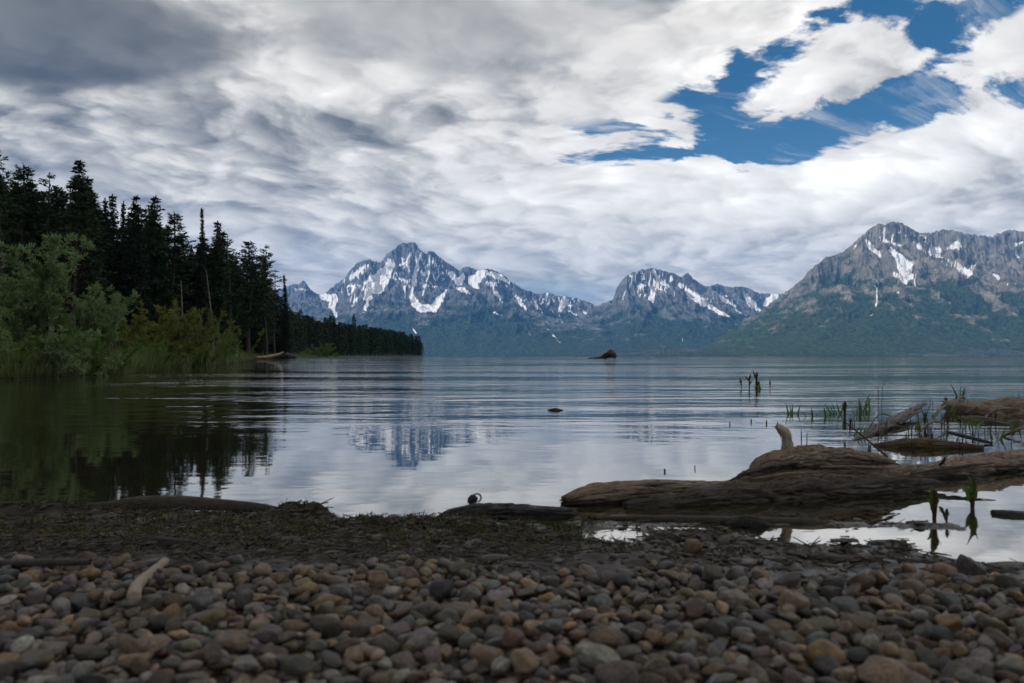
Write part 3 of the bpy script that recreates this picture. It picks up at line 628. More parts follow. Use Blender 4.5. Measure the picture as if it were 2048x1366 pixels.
# ------------------------------------------------------------------ willows on the left bank
M_WIL = leaf_mat('willow_leaves', (0.130, 0.195, 0.075), (0.250, 0.345, 0.145), 2.0, 0.55, 0.4)
M_WIL_Y = leaf_mat('yellow_green_leaves', (0.095, 0.125, 0.030), (0.215, 0.218, 0.046), 1.2, 0.6, 0.4)
M_WIL_G = leaf_mat('fresh_green_leaves', (0.085, 0.150, 0.032), (0.165, 0.250, 0.060), 2.0, 0.6, 0.4)
M_STEM = bark_mat('willow_stems', (0.05, 0.04, 0.03), (0.13, 0.11, 0.085))
def willow(name, seed, x, y, H, spread, nst, lsz, mat, label, group, lean=(0, 0), leaves=60, twigs=15, first=0.3, z0=None):
    r = np.random.default_rng(seed); st = Acc(); P, D, L, W = [], [], [], []
    for i in range(nst):
        a = r.random()*6.28; tilt = abs(r.normal(0, 0.42))*spread/H + 0.04; hh = H*r.uniform(0.55, 1.0)*(1.0-0.30*min(1, tilt))
        base = np.array([r.normal(0, .30*spread), r.normal(0, .30*spread), -0.1])
        dirv = np.array([math.cos(a)*tilt + lean[0], math.sin(a)*tilt + lean[1], 1.0])
        ts = np.linspace(0, 1, 9); wob = r.normal(0, .05*H, (9, 3)).cumsum(0)*.35; wob[0] = 0
        path = base + dirv*ts[:, None]*hh + np.array([math.cos(a), math.sin(a), -0.22])*(ts[:, None]**2)*spread*.28 + wob*[1, 1, .2]
        st.add(tube(path, np.linspace(.008*H**.5+.006, .004, 9), 5))
        for k in range(twigs):
            f = first + (1-first)*r.random()**.8; j = f*8; j0 = min(int(j), 7); b = path[j0] + (path[j0+1]-path[j0])*(j-j0)
            td = unit((path[j0+1]-path[j0])[None])[0]*.8 + r.normal(0, .42, 3) + np.array([0, 0, .25]); td /= np.linalg.norm(td); tl = r.uniform(.08, .20)*H**.8
            tp = np.array([b + td*tl*q + np.array([0, 0, -.30*tl*q*q]) for q in (0, .33, .66, 1)]); st.add(tube(tp, [.005, .004, .003, .0015], 3))
            n = max(4, int(leaves*r.uniform(.6, 1.2)*tl/0.4/ (H**.3))); q = r.random(n)**.7
            c = b + td*tl*q[:, None] + np.stack([0*q, 0*q, -.30*tl*q*q], -1)
            P.append(c); D.append(td*.9 + r.normal(0, .62, (n, 3)) + [0, 0, .10]); L.append(lsz*r.uniform(.6, 1.25, n)); W.append(lsz*r.uniform(.15, .24, n))
    z = gz(x, y) if z0 is None else z0
    root = empty(name, (x, y, z)); V, Q = st.get(); mesh_np('stems', V, Q, M_STEM, root, smooth=True)
    V, Q = blades(np.concatenate(P), np.concatenate(D), np.concatenate(L), np.concatenate(W), r); mesh_np('foliage', V, Q, mat, root)
    return tag(root, label, 'shrub', group)
def bush(name, seed, px, top, D, spread, nst, lsz, mat, label, group='willow shrubs of the left bank', **k):
    x = (px-CX)/F*D; z = gz(x, D); H = CH+(HY-top)/F*D - z
    return willow(name, seed, x, D, H*1.05, spread, nst, lsz, mat, label, group, **k)
bush('willow_shrub', 11, 62, 452, 16.0, 1.35, 13, .125, M_WIL, 'tallest grey-green willow with feathery upper branches, in front of the pines', twigs=22, leaves=85, first=.30)
bush('willow_shrub', 12, -30, 540, 15.2, 1.1, 16, .120, M_WIL, 'grey-green willow cut by the left edge of the picture', twigs=20, leaves=70)
bush('willow_shrub', 13, 176, 556, 16.9, .85, 16, .110, M_WIL, 'rounded silvery willow with a side branch reaching right, beside the tallest one', twigs=20, leaves=70)
bush('willow_shrub', 14, 118, 640, 14.6, 1.0, 16, .100, M_WIL, 'lower willow spilling to the water in front of the tallest one', twigs=18, leaves=64, first=.1)
bush('willow_shrub', 15, 205, 655, 16.2, .8, 14, .100, M_WIL_G, 'low fresh-green willow overhanging the water at the right end of the silvery clump', twigs=18, leaves=60, first=.1)
bush('willow_shrub', 16, 20, 625, 14.2, .9, 14, .100, M_WIL_G, 'low green willow at the waterline near the left edge', twigs=18, leaves=60, first=.1)
bush('willow_shrub', 21, 330, 602, 23.5, 1.5, 26, .120, M_WIL_Y, 'olive-yellow willow, widest and highest of the yellowish shrubs', twigs=20, leaves=60, first=.2)
bush('willow_shrub', 22, 268, 615, 22.0, 1.1, 16, .110, M_WIL_Y, 'olive willow joining the silvery clump to the yellow shrub', twigs=18, leaves=60, first=.2)
bush('willow_shrub', 23, 392, 618, 29.0, 1.4, 18, .095, M_WIL_Y, 'yellow-tipped willow just right of the widest yellowish shrub', twigs=18, leaves=60, first=.2)
bush('willow_shrub', 24, 452, 648, 42.0, 1.6, 16, .12, M_WIL_G, 'small loose willow at the right end of the yellowish row', twigs=16, leaves=56, first=.2)
bush('willow_shrub', 25, 300, 672, 20.6, .9, 14, .100, M_WIL_G, 'low fresh-green shrub on the waterline below the yellow willow', twigs=16, leaves=56, first=.05)
bush('willow_shrub', 26, 396, 676, 28.5, 1.2, 14, .120, M_WIL_G, 'bright green low shrub on the waterline left of the bleached stump', twigs=16, leaves=56, first=.05)
bush('willow_shrub', 27, 648, 684, 205.0, 2.9, 16, .42, M_WIL_G, 'solitary rounded green shrub standing at the water before the wooded spit', twigs=14, leaves=40, first=.05)
bush('willow_shrub', 28, 612, 694, 198.0, 3.0, 12, .42, M_WIL_G, 'flat pale green shrub left of the solitary rounded one', twigs=12, leaves=36, first=.05)
bush('willow_shrub', 29, 672, 700, 222.0, 2.0, 8, .36, M_WIL_G, 'tiny low shrub right of the solitary rounded one', twigs=10, leaves=30, first=.05)
# grass and reeds along the bank
def bank_grass():
    r = np.random.default_rng(8); n = 36000
    bx = np.array(BANK[1:11]); seg = np.diff(bx, axis=0); ln = np.hypot(*seg.T); w = np.minimum(ln, 22)*np.array([1, 1.3, 1.3, 1.3, 1, .8, .5, .35, .3]); i = r.choice(len(seg), n, p=w/w.sum()); t = r.random(n)
    p = bx[i]+seg[i]*t[:, None]; off = np.abs(r.normal(0, .5, n))*(1+p[:, 1]*.02) - .10
    x = p[:, 0]-off; y = p[:, 1]; z = ground_z(x[None], y[None])[0]; k = y > 8
    P = np.stack([x, y, z-.03], -1)[k]; n = len(P); big = 1+P[:, 1]*.012
    h = r.uniform(.15, .55, n)*big**.6*np.where(r.random(n) < .12, 1.5, 1); lean = r.normal(0, .28, (n, 2))
    D = np.stack([lean[:, 0], lean[:, 1], np.ones(n)], -1)
    V, Q = blades(P, D, h, .010*big*r.uniform(.7, 1.4, n), r)
    m = leaf_mat('bank_grass_blades', (0.080, 0.115, 0.036), (0.170, 0.205, 0.075), 1.0, .6, .3)
    tag(mesh_np('bank_grass', V, Q, m), 'long grass and sedge lining the left bank at the waterline', 'grass', kind='stuff')
bank_grass()
# ------------------------------------------------------------------ driftwood
def wood_mat(name, a, b, dark, warm=(0.20, 0.11, 0.05), rough=0.8, wet_shade_z=None):
    m, bs = new_mat(name); g = attr('grain', 'Vector')
    n = noise(g, 5.0, 7, 0.65, 0.6); f = noise(vmul(g, (3, 3, 1.2)), 9.0, 5, 0.65); blot = noise(vmul(g, (1, 1, 2.5)), 1.6, 4, 0.6)
    c = mixc(smooth(n*0.55+f*0.45, 0.34, 0.66), a, b)
    c = mixc(smooth(blot, 0.60, 0.72)*0.55, c, warm)
    c = mixc(smooth(n*0.5 + f*0.5, 0.36, 0.47), dark, c)
    if wet_shade_z is not None:  # dark lower part: wet wood, with the log's shaded side painted in
        x, y, z = sep(texco('Object')); w = smooth(z + (n-0.5)*0.04, wet_shade_z-0.012, wet_shade_z+0.02)
        c = mixc(w, (0.022, 0.018, 0.014), c); sock(bs.inputs['Roughness'], 0.45 + 0.4*w)
    else: bs.inputs['Roughness'].default_value = rough
    sock(bs.inputs['Base Color'], c); sock(bs.inputs['Normal'], bump(n*0.5+f*0.5, 0.012, 0.9)); bs.inputs['Specular IOR Level'].default_value = 0.3
    return m
M_LOG = wood_mat('weathered_log', (0.150, 0.112, 0.080), (0.37, 0.285, 0.205), (0.025, 0.019, 0.014), (0.19, 0.105, 0.05), wet_shade_z=0.045)
M_LOGWET = wood_mat('wet_dark_log', (0.040, 0.032, 0.026), (0.105, 0.086, 0.070), (0.010, 0.008, 0.007), (0.075, 0.05, 0.03), 0.5)
M_CHAR = wood_mat('blackened_wood', (0.022, 0.021, 0.021), (0.060, 0.056, 0.055), (0.006, 0.006, 0.006), (0.04, 0.033, 0.03), 0.55)
M_PALE = wood_mat('bleached_stick', (0.46, 0.38, 0.28), (0.68, 0.58, 0.45), (0.22, 0.17, 0.12), (0.27, 0.17, 0.09))
M_SUB = wood_mat('algae_brown_log', (0.080, 0.058, 0.030), (0.165, 0.125, 0.070), (0.025, 0.02, 0.012), (0.12, 0.075, 0.03), 0.4)
def catmull(pts, n):
    p = np.asarray(pts, float); p = np.vstack([2*p[0]-p[1], p, 2*p[-1]-p[-2]]); out = []
    m = len(p)-3; t = np.linspace(0, m, n); i = np.minimum(t.astype(int), m-1); u = (t-i)[:, None]
    a, b, c, d = p[i], p[i+1], p[i+2], p[i+3]
    return 0.5*((2*b) + (c-a)*u + (2*a-5*b+4*c-d)*u**2 + (3*b-3*c+d-a)*u**3)
def wood(name, pts, rads, mat, seed, parent=None, nring=120, nseg=48, lump=0.22, grain=0.12, flat=1.0, ends=0.5, twist=0.6, raw=False, gs=None):
    """pts: centre line, rads: radius at each point; surface carved by lengthwise grain ridges, knots and splits"""
    r = np.random.default_rng(seed); path = catmull(pts, nring); rad = catmull(np.asarray(rads, float)[:, None]*np.ones((1, 3)), nring)[:, 0]
    s = np.concatenate([[0], np.cumsum(np.linalg.norm(np.diff(path, axis=0), axis=1))]); rm = float(np.mean(rads))
    T = unit(np.gradient(path, axis=0)); ref = np.where(np.abs(T[:, 2:3]) > .85, [[1.0, 0, 0]], [[0, 0, 1.0]]); A = unit(np.cross(T, ref)); B = np.cross(A, T)
    th = np.arange(nseg)*2*math.pi/nseg; S_, TH = np.meshgrid(s, th, indexing='ij'); tw = TH + twist*S_/max(s[-1], .1)
    g3 = np.stack([np.cos(tw), np.sin(tw), S_/rm*0.22], -1).reshape(-1, 3)
    lum = fbm3(np.stack([np.cos(tw)*1.1, np.sin(tw)*1.1, S_/rm*0.35], -1).reshape(-1, 3)+seed*3.7, seed, 3).reshape(TH.shape)
    gr = fbm3(np.stack([np.cos(tw)*5, np.sin(tw)*5, S_/rm*0.45], -1).reshape(-1, 3)+seed, seed+5, 3).reshape(TH.shape)
    crack = np.minimum(0, np.abs(fbm3(np.stack([np.cos(tw)*2.6, np.sin(tw)*2.6, S_/rm*0.16], -1).reshape(-1, 3)+seed*1.3, seed+9, 2).reshape(TH.shape))-0.07)/0.07
    fine = fbm3(np.stack([np.cos(tw)*13, np.sin(tw)*13, S_/rm*0.30], -1).reshape(-1, 3)+seed, seed+15, 2).reshape(TH.shape)
    split = np.clip((0.10-np.abs(fbm3(np.stack([np.cos(tw)*1.7, np.sin(tw)*1.7, S_/rm*0.10], -1).reshape(-1, 3)+seed*2.1, seed+19, 3).reshape(TH.shape)))/0.10, 0, 1)**2
    R = rad[:, None]*(1 + grain*.35*fine - grain*1.3*split + lump*lum + grain*gr + grain*2.0*crack)
    jag = ends*rm*fbm3(np.stack([np.cos(th)*3, np.sin(th)*3, 0*th], -1)+seed, seed+2, 2)
    V = path[:, None] + R[..., None]*(np.cos(TH)[..., None]*A[:, None] + flat*np.sin(TH)[..., None]*B[:, None])
    V[0] -= T[0]*jag[:, None]; V[-1] += T[-1]*jag[:, None]; V[1] -= .5*T[1]*jag[:, None]; V[-2] += .5*T[-2]*jag[:, None]
    c0 = V[0].mean(0)+T[0]*rm*.15; c1 = V[-1].mean(0)-T[-1]*rm*.15
    VV = np.concatenate([V.reshape(-1, 3), [c0, c1]]); nq = grid_faces(nring, nseg, True); k = nring*nseg; j = np.arange(nseg); j2 = (j+1) % nseg
    tri = np.concatenate([np.stack([j2, j, np.full(nseg, k)], -1), np.stack([(nring-1)*nseg+j, (nring-1)*nseg+j2, np.full(nseg, k+1)], -1)])
    gc = np.concatenate([g3*1.0, [[0, 0, 0], [0, 0, s[-1]/rm*.22]]])
    if raw: return VV, nq, tri, gc
    org = path[len(path)//2].copy(); org[2] = VV[:, 2].min()
    o = mesh_np(name, VV-(org if parent is None else np.array(parent.location)), [nq, tri], mat, parent, smooth=True, loc=org if parent is None else None)
    fattr(o, 'grain', gc, 'FLOAT_VECTOR'); return o
def P3(px, py, d): v = at(px, py, d); return (v.x, v.y, v.z)

# the big log across the right foreground
big = empty('driftwood_log', P3(1600, 1000, 2.10)); big.location.z = -0.03
wood('log_body', [P3(1128, 1003, 2.009), P3(1180, 992, 2.036), P3(1260, 987, 2.083), P3(1350, 984, 2.134), P3(1440, 985, 2.197), P3(1515, 972, 2.255), P3(1600, 956, 2.310), P3(1690, 953, 2.343), P3(1780, 956, 2.409), P3(1880, 948, 2.497), P3(1980, 936, 2.606), P3(2080, 930, 2.737), P3(2250, 930, 2.957)],
     [.014, .031, .036, .034, .028, .040, .054, .052, .042, .044, .050, .053, .050], M_LOG, 3, big, nring=320, nseg=96, lump=.34, grain=.20)
wood('raised_slab', [P3(1500, 944, 2.185), P3(1530, 925, 2.217), P3(1600, 914, 2.267), P3(1680, 914, 2.289), P3(1745, 920, 2.300), P3(1790, 925, 2.321)], [.010, .024, .031, .028, .020, .006], M_LOG, 14, big, nring=160, nseg=64, lump=.40, grain=.24, ends=1.0)
wood('lower_root', [P3(1250, 1012, 1.976), P3(1360, 1004, 2.021), P3(1480, 992, 2.081), P3(1600, 982, 2.135), P3(1720, 976, 2.168), P3(1820, 970, 2.212), P3(1890, 966, 2.256)], [.012, .028, .034, .036, .032, .022, .004], M_LOGWET, 21, big, nring=200, nseg=64, lump=.4, grain=.24, ends=.2)
wood('branch_stub', [P3(1568, 925, 2.317), P3(1574, 898, 2.330), P3(1572, 872, 2.319), P3(1562, 858, 2.304), P3(1553, 853, 2.290)], [.022, .019, .015, .014, .006], M_PALE, 33, big, nring=60, nseg=28, lump=.2, grain=.12, ends=.8)
rs = np.random.default_rng(64)
for i, (p0, p1, dd) in enumerate([((1490, 946), (1600, 925), 2.14), ((1500, 958), (1640, 944), 2.12), ((1710, 918), (1800, 930), 2.20), ((1255, 972), (1360, 966), 2.05), ((1820, 948), (1990, 926), 2.34), ((1560, 978), (1700, 966), 2.11), ((1460, 962), (1530, 930), 2.16), ((1640, 934), (1790, 938), 2.17)]):
    a_, b_ = np.array(P3(*p0, dd)), np.array(P3(*p1, dd+.05)); m_ = (a_+b_)/2 + [0, 0, .003]
    wood('splinter', [a_, m_, b_], [.003, .0065+.004*rs.random(), .002], M_LOG if i % 2 else M_LOGWET, 700+i, big, nring=50, nseg=14, lump=.5, grain=.3, flat=.7)
for i, (p0, p1, dd) in enumerate([((1880, 930), (1890, 914), 2.30)]):
    a_, b_ = np.array(P3(*p0, dd)), np.array(P3(*p1, dd-.03))
    wood('broken_twig', [a_, (a_+b_)/2+[.004, 0, 0], b_], [.0055, .0045, .0022], M_LOGWET, 720+i, big, nring=24, nseg=12, lump=.3, grain=.2)
tag(big, 'big gnarled brown driftwood log with an upright broken stub, lying along the right shore', 'log')
wood('branch', [P3(1692, 846, 2.46), P3(1725, 872, 2.42), P3(1775, 914, 2.36)], [.0022, .003, .004], M_LOGWET, 41, None, nring=30, nseg=8, lump=.1)
tag(bpy.data.objects['branch'], 'thin dark twig leaning up to the left from behind the big driftwood log', 'branch')
def log_thing(name, pts, rads, mat, seed, label, cat='log', group=None, **k):
    o = wood(name, pts, rads, mat, seed, **k); return tag(o, label, cat, group)
# black plank with a curled knot left of the big log
pl = empty('driftwood_plank', P3(1000, 1030, 1.86)); pl.location.z = -.01
wood('plank_body', [P3(862, 1042, 1.82), P3(905, 1030, 1.83), P3(960, 1024, 1.84), P3(1030, 1024, 1.85), P3(1100, 1027, 1.86), P3(1150, 1027, 1.87)], [.004, .022, .029, .029, .027, .020], M_CHAR, 51, pl, nring=140, nseg=40, lump=.14, grain=.26, flat=.66)
wood('curled_knot', [P3(938, 1006, 1.87), P3(946, 999, 1.87), P3(954, 1000, 1.87)], [.006, .011, .007], M_CHAR, 52, pl, nring=30, nseg=20, lump=.4)
wood('curl', [P3(957, 1004, 1.87), P3(962, 997, 1.87), P3(959, 989, 1.87), P3(951, 988, 1.87), P3(947, 993, 1.87)], [.0022, .002, .002, .0018, .0012], M_CHAR, 53, pl, nring=30, nseg=8, lump=.1)
tag(pl, 'blackened flat driftwood plank with a curled knot on top, left of the big log', 'driftwood')
log_thing('driftwood_log', [P3(130, 1022, 1.92), P3(200, 1014, 1.93), P3(280, 1007, 1.94), P3(360, 1006, 1.94), P3(440, 1010, 1.93), P3(520, 1016, 1.92), P3(570, 1022, 1.92)], [.006, .012, .018, .019, .016, .012, .006], M_LOGWET, 61, 'long smooth grey-brown log lying along the left water edge', nring=140, lump=.12, grain=.06)
log_thing('driftwood_log', [P3(1180, 1036, 1.83), P3(1300, 1038, 1.82), P3(1420, 1041, 1.81), P3(1520, 1043, 1.80), P3(1620, 1046, 1.80), P3(1700, 1051, 1.80)], [.004, .009, .011, .011, .010, .004], M_LOGWET, 62, 'half-sunk smooth grey log in the shallow pool in front of the big driftwood log', nring=140, lump=.12, grain=.06)
log_thing('driftwood_log', [P3(1452, 1050, 1.77), P3(1480, 1044, 1.76), P3(1510, 1044, 1.76), P3(1545, 1053, 1.77)], [.005, .013, .013, .004], M_CHAR, 63, 'short black stump of wood humped on the half-sunk grey log', nring=60, lump=.2)
log_thing('driftwood_plank', [P3(1500, 1118, 1.47), P3(1600, 1118, 1.47), P3(1700, 1122, 1.46), P3(1800, 1128, 1.45), P3(1880, 1132, 1.44)], [.010, .016, .019, .020, .017], M_LOGWET, 64, 'dark broken board between the pebbles and the bright pool on the right', 'driftwood', nring=120, lump=.18, grain=.16, flat=.6)
log_thing('driftwood_plank', [P3(1650, 1096, 1.55), P3(1700, 1093, 1.55), P3(1780, 1096, 1.55)], [.005, .008, .003], M_CHAR, 65, 'thin black splinter of wood in mud just behind the dark broken board', 'driftwood', nring=50, lump=.2, flat=.5)
log_thing('driftwood_log', [P3(1885, 1140, 1.40), P3(1960, 1152, 1.38), P3(2050, 1160, 1.37), P3(2140, 1168, 1.36)], [.012, .014, .016, .014], M_CHAR, 66, 'black log behind the upright purple stone at the right edge of the pebbles', nring=80, lump=.15)
log_thing('driftwood_log', [P3(1985, 1028, 1.90), P3(2040, 1036, 1.88), P3(2120, 1048, 1.86), P3(2200, 1056, 1.85)], [.010, .018, .020, .018], M_LOGWET, 67, 'dark log entering the pool from the right edge beside the leafy sprouts', nring=80, lump=.15)
log_thing('driftwood_log', [P3(1748, 892, 3.34), P3(1790, 889, 3.31), P3(1840, 887, 3.28), P3(1900, 890, 3.26), P3(1968, 896, 3.22)], [.010, .020, .024, .019, .010], M_SUB, 68, 'algae-brown log floating half under water behind the big driftwood log', nring=120, lump=.32, grain=.18)
log_thing('driftwood_log', [P3(1890, 810, 5.4), P3(1950, 822, 5.2), P3(2010, 830, 5.1), P3(2080, 836, 5.0), P3(2200, 846, 4.9)], [.03, .07, .10, .12, .12], M_LOG, 69, 'weathered grey log with peeling bark at the right edge, farthest of the right-hand logs', nring=140, lump=.25, grain=.16)
log_thing('driftwood_log', [P3(1920, 838, 4.7), P3(1985, 850, 4.5), P3(2060, 866, 4.3), P3(2160, 880, 4.2)], [.02, .045, .055, .05], M_LOGWET, 70, 'dark wet log lying in front of the farthest weathered log at the right edge', nring=100, lump=.22, grain=.14)
log_thing('branch', [P3(1895, 864, 3.6), P3(1950, 878, 3.45), P3(1985, 886, 3.4)], [.008, .009, .006], M_CHAR, 71, 'short black branch sticking up over the algae-brown log', 'branch', nring=40, nseg=14)
log_thing('branch', [P3(1700, 886, 3.5), P3(1745, 862, 3.9), P3(1800, 836, 4.5), P3(1850, 806, 5.4)], [.008, .030, .040, .014], M_LOGWET, 72, 'long ragged branch slanting out of the water toward the far right logs', 'branch', nring=120, lump=.45, grain=.2, flat=.6)
log_thing('driftwood_log', [P3(285, 1088, 1.50), P3(345, 1090, 1.50), P3(412, 1094, 1.50)], [.014, .015, .010], M_CHAR, 75, 'short black charred log in the debris above the pale bent stick', nring=60, lump=.15)
log_thing('stick', [P3(100, 1052, 1.66), P3(180, 1051, 1.67), P3(245, 1050, 1.68)], [.004, .005, .003], M_LOGWET, 76, 'thin grey stick in the debris below the left end of the long smooth log', 'stick', nring=40, nseg=12)
log_thing('stick', [P3(550, 1024, 1.86), P3(575, 1010, 1.86), P3(594, 1006, 1.86)], [.008, .009, .004], M_CHAR, 77, 'black slanting stick on the debris heap at the end of the long smooth log', 'stick', nring=40, nseg=16, lump=.3)
log_thing('stick', [P3(786, 1092, 1.52), P3(800, 1106, 1.48), P3(825, 1112, 1.46)], [.004, .005, .003], M_PALE, 78, 'small pale broken stick in the dark moss above the middle pebbles', 'stick', nring=40, nseg=12)
log_thing('stick', [P3(733, 1084, 1.56), P3(748, 1096, 1.53)], [.005, .0045], M_PALE, 79, 'stubby yellowish wood chip in the moss left of the small pale broken stick', 'stick', nring=20, nseg=12)
log_thing('floating_wood', [P3(1096, 821, 5.5), P3(1110, 820, 5.5), P3(1126, 821, 5.5)], [.006, .016, .005], M_CHAR, 80, 'small black piece of wood floating alone in the middle of the lake', 'driftwood', nring=30, nseg=16)
log_thing('stick', [P3(1690, 1083, 1.66), P3(1850, 1078, 1.68), P3(1960, 1076, 1.69)], [.0025, .003, .002], M_LOGWET, 81, 'long thin twig lying across the bright pool behind the dark broken board', 'stick', nring=40, nseg=8)

r9 = np.random.default_rng(91)
for i, (a, b, d0, d1) in enumerate([((1905, 842), (2010, 812), 4.6, 5.2), ((1940, 872), (2048, 838), 3.9, 4.6), ((1860, 848), (1905, 806), 4.6, 5.6), ((1980, 858), (2060, 846), 4.1, 4.4), ((1750, 866), (1820, 858), 3.9, 4.1), ((1795, 848), (1845, 822), 4.4, 5.0), ((1930, 826), (1990, 806), 5.0, 5.4), ((1830, 872), (1900, 852), 3.8, 4.2), ((1900, 826), (1935, 800), 5.1, 5.5), ((1960, 842), (2044, 820), 4.6, 5.0), ((1870, 858), (1962, 846), 4.1, 4.3), ((1990, 880), (2060, 858), 3.7, 4.0), ((1725, 876), (1790, 836), 3.7, 4.6), ((2005, 838), (2030, 802), 4.8, 5.2), ((1945, 862), (1975, 830), 4.1, 4.6), ((1780, 880), (1860, 868), 3.6, 3.8)]):
    p, q = np.array(P3(*a, d0)), np.array(P3(*b, d1)); m = (p+q)/2 + r9.normal(0, .04, 3)
    tag(wood('branch', [p, m, q], [.005, .004+.006*r9.random(), .002], (M_LOGWET, M_SUB, M_LOG)[i % 3], 400+i, nring=40, nseg=12, lump=.4, grain=.2), 'thin broken branch tangled among the weathered logs at the far right', 'branch', 'broken branches tangled at the far right')

# far root wad in the open lake, bleached stump and fallen wood on the left bank
st = empty('driftwood_stump', P3(1215, 716, 118)); st.location.z = -.2
wood('root_mass', [P3(1198, 716.5, 118), P3(1210, 712, 118), P3(1222, 709, 118), P3(1232, 714, 118)], [.15, .45, .62, .3], M_CHAR, 90, st, nring=60, nseg=32, lump=.5, grain=.3)
wood('trunk', [P3(1176, 716.5, 118), P3(1195, 715.5, 118), P3(1212, 714, 118)], [.08, .14, .2], M_CHAR, 91, st, nring=40, nseg=16, lump=.2)
tag(st, 'dark drifted tree stump with its roots above the water, far out in the lake', 'stump')
bp = np.array(P3(468, 718, 60))
log_thing('tree_stump', [(bp[0], 60, -.2), (bp[0]+.1, 60, .4), (bp[0]+.25, 60, .95)], [.30, .2, .08], M_PALE, 92, 'small bleached stump at the waterline at the right end of the willows', 'stump', nring=40, nseg=24, lump=.5, grain=.3)
log_thing('fallen_log', [P3(505, 715, 104), P3(535, 713.5, 104), P3(556, 709, 104), P3(566, 704, 104)], [.16, .2, .17, .08], M_PALE, 93, 'pale fallen log slanting up from the bank below the tall pines', nring=50, nseg=20, lump=.3)
log_thing('fallen_log', [P3(552, 714.5, 110), P3(572, 712.5, 110), P3(592, 714.5, 110)], [.25, .5, .2], M_CHAR, 94, 'dark heap of a fallen trunk at the foot of the lone slim conifer', nring=40, nseg=20, lump=.5)

# ------------------------------------------------------------------ sprouts and reeds standing in the shallows
M_SPR = leaf_mat('sprout_green', (0.06, 0.115, 0.025), (0.13, 0.22, 0.05), 20, .5, .35)
M_SPRD = leaf_mat('sprout_brown', (0.035, 0.022, 0.010), (0.075, 0.05, 0.022), 20, .6, .2)
M_RED = leaf_mat('sprout_redbrown', (0.045, 0.026, 0.014), (0.085, 0.055, 0.026), 20, .6, .2)
def leaf_strip(p, d, L, W, curve, r, n=6):
    d = unit(np.array([d]))[0]; side = unit(np.cross([d], [r.normal(size=3)]))[0]; out = unit(np.cross([side], [d]))[0]
    V = []
    for q in np.linspace(0, 1, n):
        c = p + d*L*q + out*curve*L*q*q; w = W*(math.sin(math.pi*(0.15+0.85*q)**0.8) if q < 1 else 0.02)*.5 + W*.03
        V += [c-side*w, c+out*w*.35, c+side*w]
    return np.array(V), grid_faces(n, 3)
def plant(name, px, py, d, hpx, kind, seed, label, group):
    r = np.random.default_rng(seed); b = gnd(px, py, 0.0) if d is None else at(px, py, d); H = hpx/F*b.y
    root = empty(name, (b.x, b.y, 0.0)); zb = min(0, gz(b.x, b.y)) - .01
    if kind == 'grass':
        a = Acc()
        for i in range(r.integers(6, 12)): a.add(leaf_strip(np.array([r.normal(0, H*.16), r.normal(0, H*.16), max(zb, -.04)]), np.array([r.normal(0, .28), r.normal(0, .28), 1]), H*r.uniform(.6, 1.1)+.04, H*.11, r.normal(.1, .15), r))
        V, Q = a.get(); mesh_np('leaves', V, Q, M_SPR, root, smooth=True)
    elif kind in ('bud', 'red'):
        a = Acc(); path = catmull([(0, 0, zb), (H*.02, 0, H*.4), (H*.05, 0, H*.75), (H*.0, 0, H)], 10); a.add(tube(path, np.interp(np.linspace(0, 1, 10), [0, .3, .6, .9, 1], np.array([.05, .09, .12, .09, .02])*H*(.45 if kind == 'red' else .85)), 8)); V, Q = a.get()
        mesh_np('stem', V, Q, M_RED if kind == 'red' else M_SPRD, root, smooth=True); a = Acc()
        for i in range(7 if kind == 'red' else 5): a.add(leaf_strip(np.array([0, 0, H*r.uniform(.15, .7)]), np.array([r.normal(0, .35), r.normal(0, .35), 1]), H*r.uniform(.35, .65), H*(.11 if kind == 'red' else .20), r.normal(.15, .2), r))
        V, Q = a.get(); mesh_np('leaves', V, Q, M_RED if kind == 'red' else M_SPR, root, smooth=True)
    else:
        a = Acc()
        for i in range(kind):
            l = r.normal(0, .10, 2); hh = H*r.uniform(.6, 1.05); bx, by = r.normal(0, H*.12, 2)
            a.add(tube([(bx, by, zb), (bx+l[0]*hh*.5, by+l[1]*hh*.5, hh*.55), (bx+l[0]*hh*1.3, by+l[1]*hh, hh)], [.0011*b.y**.5]*2+[.0005], 4))
        V, Q = a.get(); mesh_np('stalks', V, Q, M_SPRD, root, smooth=True)
    return tag(root, label, 'plant', group)
g1 = 'water plants in the right shallows'
